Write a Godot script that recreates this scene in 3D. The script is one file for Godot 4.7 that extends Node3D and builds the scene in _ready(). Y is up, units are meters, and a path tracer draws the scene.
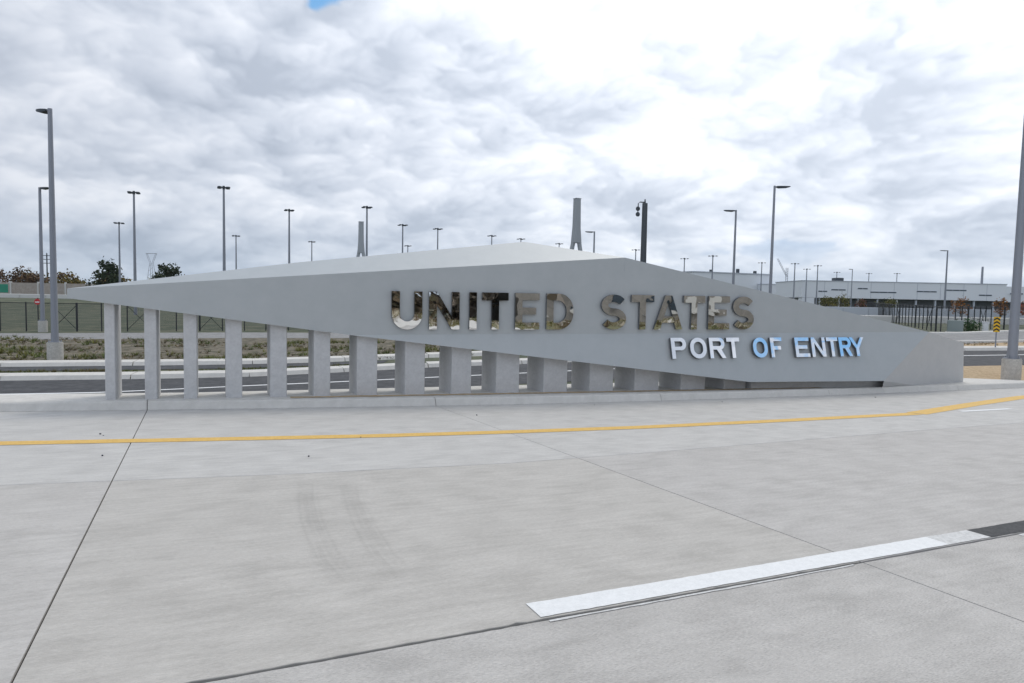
extends Node3D
# A border-crossing entrance sign beside a curved concrete road. Metres, y up, -z away from the viewer.
# Road frame: s runs along the road, t across it (away from the viewer); both turned 25 degrees from the world axes.

const CS := 0.906
const SN := 0.423
var M := {}
var names := {}
var rng := RandomNumberGenerator.new()

# ------------------------------------------------------------------ helpers
func numbered(called: String) -> String:
	var n: int = names.get(called, 0)
	names[called] = n + 1
	return called if n == 0 else "%s_%03d" % [called, n]

func tag(o: Node, label: String, category: String, group := ""):
	o.set_meta("label", label)
	o.set_meta("category", category)
	if group != "":
		o.set_meta("group", group)

func thing(called: String, label: String, category: String, at := Vector3.ZERO, turn := 0.0, group := "") -> Node3D:
	var o := Node3D.new()
	o.name = numbered(called)
	add_child(o)
	o.position = at
	o.rotation.y = turn
	tag(o, label, category, group)
	return o

func new_st() -> SurfaceTool:
	var st := SurfaceTool.new()
	st.begin(Mesh.PRIMITIVE_TRIANGLES)
	return st

func part(called: String, st, mat: Material, parent: Node, label := "") -> MeshInstance3D:
	var o := MeshInstance3D.new()
	o.mesh = st.commit() if st is SurfaceTool else st
	o.material_override = mat
	o.name = called
	parent.add_child(o, true)
	if label != "":
		o.set_meta("label", label)
	return o

func struct(called: String, st, mat: Material) -> MeshInstance3D:
	var o := part(numbered(called), st, mat, self)
	o.set_meta("kind", "structure")
	return o

# one triangle that faces n
func tri(st: SurfaceTool, a: Vector3, b: Vector3, c: Vector3, n: Vector3, ua := Vector2.ZERO, ub := Vector2.ZERO, uc := Vector2.ZERO):
	var g := (b - a).cross(c - a)
	if g.length_squared() < 1e-16:
		return
	var gn := g.normalized()
	if gn.dot(n) > 0:
		st.set_normal(gn); st.set_uv(ua); st.add_vertex(a)
		st.set_normal(gn); st.set_uv(uc); st.add_vertex(c)
		st.set_normal(gn); st.set_uv(ub); st.add_vertex(b)
	else:
		st.set_normal(-gn); st.set_uv(ua); st.add_vertex(a)
		st.set_normal(-gn); st.set_uv(ub); st.add_vertex(b)
		st.set_normal(-gn); st.set_uv(uc); st.add_vertex(c)

func quad(st: SurfaceTool, a: Vector3, b: Vector3, c: Vector3, d: Vector3, n: Vector3):
	tri(st, a, b, c, n)
	tri(st, a, c, d, n)

# box with chamfered vertical and top edges, bottom centre at c
func box(st: SurfaceTool, c: Vector3, size: Vector3, turn := 0.0, bev := 0.0, roll := Basis.IDENTITY):
	var bs := Basis(Vector3.UP, turn) * roll
	var h := size * 0.5
	if bev <= 0.0:
		var p := []
		for i in 8:
			p.append(c + bs * Vector3(h.x * (1 if i & 1 else -1), size.y if i & 2 else 0.0, h.z * (1 if i & 4 else -1)))
		quad(st, p[0], p[1], p[3], p[2], bs * Vector3.FORWARD)
		quad(st, p[4], p[5], p[7], p[6], bs * Vector3.BACK)
		quad(st, p[0], p[2], p[6], p[4], bs * Vector3.LEFT)
		quad(st, p[1], p[3], p[7], p[5], bs * Vector3.RIGHT)
		quad(st, p[2], p[3], p[7], p[6], bs * Vector3.UP)
		quad(st, p[0], p[1], p[5], p[4], bs * Vector3.DOWN)
		return
	var ring := func(x: float, z: float, y: float) -> Array:
		var r := []
		for q in [[-x + bev, -z], [x - bev, -z], [x, -z + bev], [x, z - bev], [x - bev, z], [-x + bev, z], [-x, z - bev], [-x, -z + bev]]:
			r.append(c + bs * Vector3(q[0], y, q[1]))
		return r
	var lo: Array = ring.call(h.x, h.z, 0.0)
	var mid: Array = ring.call(h.x, h.z, size.y - bev)
	var top: Array = ring.call(h.x - bev, h.z - bev, size.y)
	var cen := c + bs * Vector3(0, size.y * 0.5, 0)
	for i in 8:
		var j := (i + 1) % 8
		var out: Vector3 = (lo[i] + lo[j]) * 0.5 - cen
		quad(st, lo[i], lo[j], mid[j], mid[i], out * Vector3(1, 0, 1) if roll == Basis.IDENTITY else out)
		quad(st, mid[i], mid[j], top[j], top[i], (mid[i] + top[j]) * 0.5 - cen)
		tri(st, top[i], top[j], (top[0] + top[4]) * 0.5, bs * Vector3.UP)
		tri(st, lo[i], lo[j], (lo[0] + lo[4]) * 0.5, bs * Vector3.DOWN)

# tube along points with radii, smooth
func tube(st: SurfaceTool, pts: Array, radii: Array, n := 10, caps := true):
	var rings := []
	for i in pts.size():
		var d: Vector3
		if i == 0: d = pts[1] - pts[0]
		elif i == pts.size() - 1: d = pts[i] - pts[i - 1]
		else: d = pts[i + 1] - pts[i - 1]
		d = d.normalized()
		var a := Vector3.UP if absf(d.y) < 0.9 else Vector3.RIGHT
		var x := d.cross(a).normalized()
		var y := d.cross(x).normalized()
		var r := []
		for k in n:
			var an := TAU * k / n
			var o := x * cos(an) + y * sin(an)
			r.append([pts[i] + o * radii[i], o])
		rings.append(r)
	for i in pts.size() - 1:
		for k in n:
			var k2 := (k + 1) % n
			var q := [rings[i][k], rings[i][k2], rings[i + 1][k2], rings[i + 1][k]]
			var g: Vector3 = (q[1][0] - q[0][0]).cross(q[2][0] - q[0][0])
			var order := [0, 2, 1, 0, 3, 2] if g.dot(q[0][1]) > 0 else [0, 1, 2, 0, 2, 3]
			for v in order:
				st.set_normal(q[v][1]); st.set_uv(Vector2.ZERO); st.add_vertex(q[v][0])
	if caps:
		for e in [0, pts.size() - 1]:
			var nn: Vector3 = (pts[0] - pts[1]) if e == 0 else (pts[e] - pts[e - 1])
			for k in range(1, n - 1):
				tri(st, rings[e][0][0], rings[e][k][0], rings[e][k + 1][0], nn)

# ------------------------------------------------------------------ terrain
func road_xz(s: float, t: float) -> Vector2:
	return Vector2(CS * s - SN * t, -(SN * s + CS * t))

func to_st(x: float, z: float) -> Vector2:
	return Vector2(CS * x - SN * z, -SN * x - CS * z)

func road_y(s: float, t: float) -> float:
	return -0.01426 * clampf(s, -30.0, 30.0) - 0.03053 * clampf(t, -9.0, 17.0)

func at_road(s: float, t: float, up := 0.0) -> Vector3:
	var p := road_xz(s, t)
	return Vector3(p.x, road_y(s, t) + up, p.y)

func table(x: float, xs: Array, ys: Array) -> float:
	if x <= xs[0]: return ys[0] + (ys[1] - ys[0]) / (xs[1] - xs[0]) * (x - xs[0])
	for i in xs.size() - 1:
		if x <= xs[i + 1]:
			return lerpf(ys[i], ys[i + 1], (x - xs[i]) / (xs[i + 1] - xs[i]))
	return ys[-1]

func kerb_t(s: float) -> float:
	return table(s, [-16.0, -7.1, -2.87, 0.9, 5.63, 9.0, 12.0, 16.0, 22.0, 60.0], [16.4, 14.32, 13.45, 12.75, 12.02, 11.74, 11.6, 11.56, 11.56, 11.56])

func island_t(s: float) -> float:
	return table(s, [-16.0, -4.0, 0.0, 18.0, 22.0, 24.0, 60.0], [17.7, 14.95, 14.6, 14.6, 13.4, 12.4, 12.2])

func terrain(x: float, z: float) -> float:
	var d := -z
	var q := to_st(x, z)
	var left := -1.05 + 1.3 * smoothstep(85.0, 135.0, d)
	var right := table(clampf(d, 18.0, 1499.0), [18.0, 22.0, 45.0, 110.0, 200.0, 400.0, 1500.0], [-0.5, -0.45, -0.08, 0.55, 1.2, 1.2, 0.0])
	var low := lerpf(left, right, smoothstep(-10.0 - d * 0.1, 10.0 + d * 0.3, x))
	var near := road_y(q.x, q.y)
	if q.y > 0.0:
		near += 0.03
		return lerpf(near, low, smoothstep(0.0, 3.6 - 1.6 * smoothstep(18.0, 23.0, q.x), q.y - island_t(q.x)))
	return near

# ------------------------------------------------------------------ textures and materials
func noise_bytes(size: int, seed_: int, freq: float, oct: int, sx := 1, sy := 1) -> PackedByteArray:
	var n := FastNoiseLite.new()
	n.noise_type = FastNoiseLite.TYPE_SIMPLEX_SMOOTH
	n.seed = seed_
	n.frequency = freq
	n.fractal_octaves = oct
	var im := n.get_seamless_image(size / sx, size / sy)
	if sx != 1 or sy != 1:
		im.resize(size, size, Image.INTERPOLATE_CUBIC)
	im.convert(Image.FORMAT_L8)
	return im.get_data()

# mixes two base colours (linear) by layered noise: layers = [bytes, weight]
func mix_tex(size: int, a: Color, b: Color, layers: Array, bias := 0.5, speck := 0.0, speck_seed := 1, stain := PackedByteArray(), stain_amount := 0.0) -> ImageTexture:
	var la := a.linear_to_srgb()
	var lb := b.linear_to_srgb()
	var out := PackedByteArray()
	out.resize(size * size * 3)
	var r := RandomNumberGenerator.new()
	r.seed = speck_seed
	var n := size * size
	var l0: PackedByteArray = layers[0][0]
	var w0: float = layers[0][1] / 127.5
	var l1: PackedByteArray = layers[1][0]
	var w1: float = layers[1][1] / 127.5
	var l2: PackedByteArray = layers[2][0]
	var w2: float = layers[2][1] / 127.5
	var off: float = bias - layers[0][1] - layers[1][1] - layers[2][1]
	for i in n:
		var k := off + l0[i] * w0 + l1[i] * w1 + l2[i] * w2
		if speck > 0.0:
			k += (r.randf() - 0.5) * speck
		if stain_amount > 0.0:
			k -= stain_amount * maxf(0.0, stain[i] - 140.0) / 115.0
		k = clampf(k, 0.0, 1.0)
		var j := i * 3
		out[j] = int(255.0 * (la.r + (lb.r - la.r) * k))
		out[j + 1] = int(255.0 * (la.g + (lb.g - la.g) * k))
		out[j + 2] = int(255.0 * (la.b + (lb.b - la.b) * k))
	var im := Image.create_from_data(size, size, false, Image.FORMAT_RGB8, out)
	im.generate_mipmaps()
	return ImageTexture.create_from_image(im)

func bump_tex(size: int, bytes: PackedByteArray, scale: float) -> ImageTexture:
	var im := Image.create_from_data(size, size, false, Image.FORMAT_L8, bytes)
	im.convert(Image.FORMAT_RGBA8)
	im.bump_map_to_normal_map(scale)
	return ImageTexture.create_from_image(im)

func plain(c: Color, rough := 0.7, metal := 0.0) -> StandardMaterial3D:
	var m := StandardMaterial3D.new()
	m.albedo_color = c.linear_to_srgb()
	m.roughness = rough
	m.metallic = metal
	return m

func textured(tex: Texture2D, rough := 0.85, tile := 0.0, normal: Texture2D = null, nscale := 0.5) -> StandardMaterial3D:
	var m := StandardMaterial3D.new()
	m.albedo_texture = tex
	m.roughness = rough
	if tile > 0.0:
		m.uv1_triplanar = true
		m.uv1_world_triplanar = true
		m.uv1_scale = Vector3.ONE / tile
	if normal != null:
		m.normal_enabled = true
		m.normal_texture = normal
		m.normal_scale = nscale
	return m

func make_materials():
	var big := noise_bytes(512, 3, 0.012, 4)
	var mid := noise_bytes(512, 5, 0.04, 4)
	var fine := noise_bytes(512, 7, 0.25, 2)
	var big2 := noise_bytes(1024, 11, 0.006, 4)
	var smudge := noise_bytes(1024, 29, 0.011, 5, 2, 1)
	var streak := noise_bytes(1024, 13, 0.05, 4, 8, 1)
	var streak2 := noise_bytes(1024, 17, 0.28, 3, 4, 1)
	# road concrete: drag marks run along the lane
	var ctex := mix_tex(1024, Color(0.398, 0.382, 0.36), Color(0.58, 0.56, 0.532), [[big2, 0.2], [streak, 0.22], [streak2, 0.3]], 0.47, 0.36, 4, smudge, 0.32)
	var cnor := bump_tex(1024, streak2, 2.0)
	for v in 3:
		var m := textured(ctex, 0.82, 0.0, cnor, 0.3)
		m.uv1_offset = Vector3(0.31 * v, 0.17 * v, 0)
		m.albedo_color = [Color(1, 1, 1), Color(0.985, 0.985, 0.987), Color(0.99, 0.988, 0.98)][v]
		M["slab%d" % v] = m
	# cleaner concrete beside the kerb
	var etex := mix_tex(1024, Color(0.42, 0.41, 0.392), Color(0.61, 0.598, 0.572), [[big2, 0.2], [streak, 0.24], [streak2, 0.22]], 0.5, 0.3, 16, smudge, 0.3)
	M["slab_edge"] = textured(etex, 0.82, 0.0, cnor, 0.3)
	# coarse tined concrete in the near lane
	var tine := noise_bytes(1024, 19, 0.5, 2, 4, 1)
	var ttex := mix_tex(1024, Color(0.37, 0.356, 0.336), Color(0.58, 0.56, 0.532), [[big2, 0.2], [streak, 0.16], [tine, 0.4]], 0.5, 0.4, 9, smudge, 0.4)
	M["slab_coarse"] = textured(ttex, 0.85, 0.0, bump_tex(1024, tine, 3.0), 0.5)
	M["kerb"] = textured(mix_tex(512, Color(0.52, 0.505, 0.47), Color(0.69, 0.67, 0.63), [[big, 0.35], [mid, 0.25], [fine, 0.2]], 0.5, 0.15, 3), 0.85, 2.3)
	M["bed"] = plain(Color(0.03, 0.03, 0.03), 0.95)
	M["asphalt"] = textured(mix_tex(512, Color(0.035, 0.037, 0.041), Color(0.1, 0.1, 0.105), [[big, 0.4], [mid, 0.3], [fine, 0.25]], 0.35, 0.3, 5), 0.9, 4.0)
	M["old_asphalt"] = textured(mix_tex(512, Color(0.17, 0.17, 0.17), Color(0.33, 0.325, 0.32), [[big, 0.4], [mid, 0.3], [fine, 0.25]], 0.5, 0.2, 6), 0.9, 5.0)
	M["grass"] = textured(mix_tex(512, Color(0.075, 0.085, 0.032), Color(0.21, 0.175, 0.085), [[big, 0.9], [mid, 0.5], [fine, 0.3]], 0.42, 0.3, 7), 0.95, 9.0)
	M["field"] = textured(mix_tex(512, Color(0.05, 0.066, 0.032), Color(0.13, 0.128, 0.078), [[big, 0.9], [mid, 0.4], [fine, 0.2]], 0.4, 0.25, 8), 0.95, 23.0)
	M["weeds"] = textured(mix_tex(512, Color(0.06, 0.055, 0.03), Color(0.21, 0.175, 0.13), [[big, 0.9], [mid, 0.6], [fine, 0.4]], 0.5, 0.3, 12), 0.95, 6.0)
	M["soil"] = textured(mix_tex(512, Color(0.42, 0.3, 0.18), Color(0.62, 0.48, 0.31), [[big, 0.4], [mid, 0.4], [fine, 0.3]], 0.5, 0.25, 14), 0.95, 1.7, bump_tex(512, fine, 5.0), 0.8)
	# sign
	var ptex := mix_tex(512, Color(0.425, 0.45, 0.455), Color(0.465, 0.487, 0.492), [[big, 0.5], [mid, 0.25], [fine, 0.1]], 0.5, 0.05, 21)
	M["panel"] = textured(ptex, 0.45, 3.7, bump_tex(512, big, 1.0), 0.05)
	M["panel"].metallic = 0.15
	M["lower_panel"] = M["panel"]
	M["end"] = textured(mix_tex(512, Color(0.49, 0.495, 0.495), Color(0.55, 0.55, 0.545), [[big, 0.45], [mid, 0.3], [fine, 0.2]], 0.5, 0.12, 22), 0.75, 2.9)
	M["column"] = textured(mix_tex(512, Color(0.5, 0.5, 0.5), Color(0.62, 0.62, 0.62), [[big, 0.4], [mid, 0.4], [fine, 0.25]], 0.5, 0.15, 23), 0.8, 1.3, bump_tex(512, mid, 1.5), 0.3)
	# rolled sheet is never quite flat: long shallow waves
	var wave := bump_tex(512, noise_bytes(512, 61, 0.008, 2), 6.0)
	for q in [["mirror", Color(0.9, 0.9, 0.89), 0.012, 0.035], ["chrome", Color(0.9, 0.91, 0.92), 0.06, 0.12]]:
		M[q[0]] = plain(q[1], q[2], 1.0)
		M[q[0]].uv1_triplanar = true
		M[q[0]].uv1_world_triplanar = true
		M[q[0]].uv1_scale = Vector3.ONE / 1.6
		M[q[0]].normal_enabled = true
		M[q[0]].normal_texture = wave
		M[q[0]].normal_scale = q[3]
	M["letter_side"] = plain(Color(0.16, 0.17, 0.18), 0.45, 0.6)
	M["plinth"] = M["column"]
	# paint
	M["yellow"] = textured(mix_tex(512, Color(0.6, 0.37, 0.085), Color(0.78, 0.51, 0.14), [[big, 0.3], [mid, 0.4], [fine, 0.3]], 0.55, 0.3, 31), 0.7, 1.1)
	M["white"] = textured(mix_tex(512, Color(0.62, 0.63, 0.63), Color(0.84, 0.85, 0.85), [[big, 0.2], [mid, 0.2], [fine, 0.3]], 0.7, 0.35, 32), 0.7, 0.6)
	M["worn_white"] = textured(mix_tex(512, Color(0.5, 0.5, 0.49), Color(0.72, 0.72, 0.71), [[big, 0.3], [mid, 0.5], [fine, 0.3]], 0.5, 0.3, 33), 0.8, 0.8)
	M["black_paint"] = textured(mix_tex(512, Color(0.028, 0.03, 0.033), Color(0.085, 0.087, 0.09), [[big, 0.3], [mid, 0.4], [fine, 0.4]], 0.4, 0.4, 34), 0.8, 0.7)
	# things
	M["pole"] = plain(Color(0.27, 0.285, 0.32), 0.5, 0.3)
	M["pole_far"] = M["pole"]
	M["faint"] = M["pole"]
	M["dark_pole"] = plain(Color(0.075, 0.085, 0.095), 0.6, 0.2)
	M["head"] = plain(Color(0.05, 0.06, 0.07), 0.5, 0.2)
	M["lens"] = plain(Color(0.5, 0.52, 0.55), 0.2)
	M["footing"] = textured(mix_tex(512, Color(0.4, 0.39, 0.36), Color(0.6, 0.58, 0.54), [[big, 0.5], [mid, 0.5], [fine, 0.3]], 0.5, 0.2, 41), 0.9, 0.8, bump_tex(512, mid, 2.0), 0.4)
	M["fence"] = plain(Color(0.03, 0.033, 0.037), 0.6, 0.2)
	M["fence_wire"] = plain(Color(0.06, 0.065, 0.07), 0.6, 0.3)
	M["cladding"] = plain(Color(0.74, 0.76, 0.78), 0.6)
	M["cladding_trim"] = plain(Color(0.48, 0.51, 0.55), 0.6)
	M["glass"] = plain(Color(0.04, 0.055, 0.07), 0.1)
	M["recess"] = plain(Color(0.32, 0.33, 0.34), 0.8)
	M["beige"] = textured(mix_tex(512, Color(0.33, 0.28, 0.24), Color(0.45, 0.4, 0.35), [[big, 0.4], [mid, 0.3], [fine, 0.2]], 0.5, 0.1, 43), 0.9, 6.0)
	M["concrete_far"] = plain(Color(0.33, 0.34, 0.35), 0.85)
	M["barrier"] = plain(Color(0.6, 0.59, 0.56), 0.85)
	M["sign_green"] = plain(Color(0.015, 0.23, 0.14), 0.5)
	M["sign_red"] = plain(Color(0.5, 0.03, 0.03), 0.5)
	M["sign_white"] = plain(Color(0.8, 0.8, 0.8), 0.5)
	M["sign_yellow"] = plain(Color(0.85, 0.5, 0.02), 0.5)
	M["sign_black"] = plain(Color(0.02, 0.02, 0.02), 0.5)
	M["bark"] = plain(Color(0.09, 0.07, 0.055), 0.9)
	M["brick"] = plain(Color(0.3, 0.14, 0.1), 0.9)
	M["taupe"] = textured(mix_tex(512, Color(0.21, 0.195, 0.175), Color(0.34, 0.315, 0.285), [[big, 0.5], [mid, 0.4], [fine, 0.2]], 0.5, 0.1, 44), 0.9, 5.0)
	M["roof"] = plain(Color(0.12, 0.1, 0.09), 0.9)
	M["siding"] = plain(Color(0.55, 0.5, 0.42), 0.8)
	var leaf := StandardMaterial3D.new()
	leaf.vertex_color_use_as_albedo = true
	leaf.roughness = 0.8
	leaf.cull_mode = BaseMaterial3D.CULL_DISABLED
	leaf.backlight_enabled = true
	leaf.backlight = Color(0.12, 0.12, 0.06)
	M["leaf"] = leaf
	# rubber smears on the concrete: patchy, see-through between the streaks
	var tyre := StandardMaterial3D.new()
	var im := Image.create(256, 64, false, Image.FORMAT_RGBA8)
	var nz := FastNoiseLite.new()
	nz.seed = 77
	nz.frequency = 0.06
	nz.fractal_octaves = 4
	for y in 64:
		for x in 256:
			var e := 1.0 - absf(y - 31.5) / 32.0
			var k := nz.get_noise_2d(x * 0.07, y * 1.1) * 0.5 + 0.5
			var a := clampf((k - 0.2) * 1.3, 0.0, 1.0) * smoothstep(0.0, 0.4, e) * 0.1 * smoothstep(0.0, 60.0, float(mini(x, 255 - x)))
			im.set_pixel(x, y, Color(0.22, 0.22, 0.22, a))
	tyre.albedo_texture = ImageTexture.create_from_image(im)
	tyre.transparency = BaseMaterial3D.TRANSPARENCY_ALPHA
	tyre.roughness = 0.9
	M["tyre"] = tyre

# ------------------------------------------------------------------ sky
func make_sky() -> ImageTexture:
	var w := 3072
	var h := 1536
	var big := FastNoiseLite.new()
	big.seed = 24
	big.noise_type = FastNoiseLite.TYPE_SIMPLEX_SMOOTH
	big.frequency = 1.15
	big.fractal_octaves = 6
	big.fractal_gain = 0.52
	var det := FastNoiseLite.new()
	det.seed = 9
	det.noise_type = FastNoiseLite.TYPE_SIMPLEX_SMOOTH
	det.frequency = 3.4
	det.fractal_octaves = 5
	var puff := FastNoiseLite.new()
	puff.seed = 33
	puff.noise_type = FastNoiseLite.TYPE_SIMPLEX_SMOOTH
	puff.frequency = 8.0
	puff.fractal_type = FastNoiseLite.FRACTAL_RIDGED
	puff.fractal_octaves = 4
	var hole := FastNoiseLite.new()
	hole.seed = 1813
	hole.noise_type = FastNoiseLite.TYPE_SIMPLEX_SMOOTH
	hole.frequency = 0.5
	hole.fractal_octaves = 4
	var sun := Vector3(0.3, 0.62, -0.73).normalized()
	var data := PackedFloat32Array()
	data.resize(w * h * 3)
	for y in h:
		var v := (y + 0.5) / h
		var el := (0.5 - v) * PI
		var sy := sin(el)
		var cy := cos(el)
		for x in w:
			var i := (y * w + x) * 3
			if sy < -0.03:
				data[i] = 0.42; data[i + 1] = 0.43; data[i + 2] = 0.44
				continue
			var az := (x + 0.5) / w * TAU
			var dx := cy * sin(az)
			var dz := -cy * cos(az)
			var inv := 1.0 / (maxf(sy, 0.0) + 0.2)
			var px := dx * inv
			var pz := dz * inv
			var ci := 1.0 / (maxf(sy, 0.0) + 0.3)
			var cx := dx * ci
			var cz := dz * ci
			var n := big.get_noise_2d(cx, cz)
			var n2 := det.get_noise_2d(cx + n * 0.3, cz + n * 0.2)
			var n3 := puff.get_noise_2d(cx + n2 * 0.1, cz + n * 0.15)
			var toward := dx * sun.x + sy * sun.y + dz * sun.z
			var glow := exp((toward - 1.0) * 3.2)
			# thickness of the cloud deck: thick parts are grey-blue, thin ones white
			var thick := clampf(0.5 + n * 0.75 + n2 * 0.52 + n3 * 0.18, 0.0, 1.0)
			var thin := 1.0 - thick
			# bright round the hidden sun; the clouds opposite it are lit from the front
			var front_lit := smoothstep(0.35, -0.6, toward)
			var lum := 0.3 + 0.33 * thin + glow * (0.56 + 0.38 * thin) + front_lit * (0.42 + 0.25 * thin)
			var r := lum * (0.85 + 0.1 * thin + 0.06 * glow)
			var g := lum * (0.97 + 0.02 * thin + 0.015 * glow)
			var b := lum * (1.19 - 0.11 * thin - 0.08 * glow)
			# blue openings
			var o := hole.get_noise_2d(px, pz) + n2 * 0.35
			var blue := smoothstep(0.4, 0.52, o) * smoothstep(0.02, 0.2, sy)
			r = lerpf(r, 0.2, blue); g = lerpf(g, 0.44, blue); b = lerpf(b, 0.77, blue)
			# long air near the skyline
			var hz := exp(-maxf(sy, 0.0) * 16.0)
			r = lerpf(r, 0.44 + 0.22 * glow, hz * 0.7); g = lerpf(g, 0.54 + 0.21 * glow, hz * 0.7); b = lerpf(b, 0.65 + 0.19 * glow, hz * 0.7)
			data[i] = r; data[i + 1] = g; data[i + 2] = b
	var im := Image.create_from_data(w, h, false, Image.FORMAT_RGBF, data.to_byte_array())
	return ImageTexture.create_from_image(im)

# ------------------------------------------------------------------ ground
func make_ground():
	var xs := []
	var zs := []
	for v in [-2600.0, -2000.0, -1500.0, -900.0, -600.0, -400.0, -300.0, -220.0, -170.0]: xs.append(v)
	for i in range(-140, 141, 5):
		if i < -45 or i > 45: xs.append(float(i))
	for i in range(-45, 46): xs.append(float(i))
	for v in [170.0, 220.0, 300.0, 400.0, 600.0, 900.0, 1500.0, 2000.0, 2600.0]: xs.append(v)
	xs.sort()
	for v in [2600.0, 1500.0, 600.0, 300.0, 150.0, 100.0, 80.0, 70.0, 60.0]: zs.append(v)
	for i in range(-48, 51): zs.append(float(i))
	for i in range(-240, -48, 6): zs.append(float(i))
	for v in [-300.0, -400.0, -600.0, -900.0, -1500.0, -2000.0, -2900.0]: zs.append(v)
	zs.sort()
	var st := new_st()
	var hgt := func(x: float, z: float) -> Vector3:
		var y := terrain(x, z)
		var q := to_st(x, z)
		if q.y < island_t(q.x) + 0.1 and q.y > -9.5: y -= 0.22
		return Vector3(x, y - 0.012, z)
	for j in zs.size() - 1:
		for i in xs.size() - 1:
			var a: Vector3 = hgt.call(xs[i], zs[j])
			var b: Vector3 = hgt.call(xs[i + 1], zs[j])
			var c: Vector3 = hgt.call(xs[i + 1], zs[j + 1])
			var d: Vector3 = hgt.call(xs[i], zs[j + 1])
			quad(st, a, b, c, d, Vector3.UP)
	struct("ground", st, M.field)

# a sheet over the terrain between two polylines of (x, depth); both cut into n pieces
func sheet(called: String, near: Array, far: Array, mat: Material, lift: float, n := 40, m := 4) -> MeshInstance3D:
	var st := new_st()
	var along := func(l: Array, k: float) -> Vector2:
		var x := lerpf(l[0].x, l[-1].x, k)
		for i in l.size() - 1:
			if x <= l[i + 1].x + 1e-6:
				return l[i].lerp(l[i + 1], (x - l[i].x) / (l[i + 1].x - l[i].x))
		return l[-1]
	var pt := func(k: float, f: float) -> Vector3:
		var p: Vector2 = along.call(near, k).lerp(along.call(far, k), f)
		return Vector3(p.x, terrain(p.x, -p.y) + lift, -p.y)
	for i in n:
		for j in m:
			quad(st, pt.call(float(i) / n, float(j) / m), pt.call(float(i + 1) / n, float(j) / m), pt.call(float(i + 1) / n, float(j + 1) / m), pt.call(float(i) / n, float(j + 1) / m), Vector3.UP)
	return struct(called, st, mat)

# a low kerb along a polyline of (x, depth)
func far_kerb(called: String, line: Array, width: float, h: float):
	var st := new_st()
	for i in line.size() - 1:
		var a: Vector2 = line[i]
		var b: Vector2 = line[i + 1]
		var n := int(maxf(1.0, a.distance_to(b) / 3.0))
		for k in n:
			var p := a.lerp(b, (k + 0.004) / n)
			var q := a.lerp(b, (k + 0.996) / n)
			var dir := (q - p).normalized()
			var side := Vector2(-dir.y, dir.x) * width
			var f := func(v: Vector2, up: float) -> Vector3: return Vector3(v.x, terrain(v.x, -v.y) + up, -v.y)
			var p0: Vector3 = f.call(p, -0.02)
			var q0: Vector3 = f.call(q, -0.02)
			var p1: Vector3 = f.call(p + side * 0.12, h)
			var q1: Vector3 = f.call(q + side * 0.12, h)
			var p2: Vector3 = f.call(p + side, h + 0.01)
			var q2: Vector3 = f.call(q + side, h + 0.01)
			var p3: Vector3 = f.call(p + side, -0.05)
			var q3: Vector3 = f.call(q + side, -0.05)
			quad(st, p0, q0, q1, p1, Vector3(0, 0.3, 1))
			quad(st, p1, q1, q2, p2, Vector3.UP)
			quad(st, p2, q2, q3, p3, Vector3(0, 0.1, -1))
			quad(st, p0, p1, p2, p3, Vector3(-dir.x, 0, dir.y))
			quad(st, q0, q1, q2, q3, Vector3(dir.x, 0, -dir.y))
	struct(called, st, M.kerb)

func v2(l: Array) -> Array:
	var o := []
	for p in l: o.append(Vector2(p[0], p[1]))
	return o

# ------------------------------------------------------------------ the concrete road
func lane_1(s: float) -> float:
	return table(s, [-12.0, -1.68, 0.9, 3.24, 5.68, 10.2, 40.0], [9.6, 7.68, 7.25, 6.98, 6.98, 7.06, 7.1])

func lane_2(s: float) -> float:
	return 3.19 - 0.012 * clampf(s, -10.0, 20.0)

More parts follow.
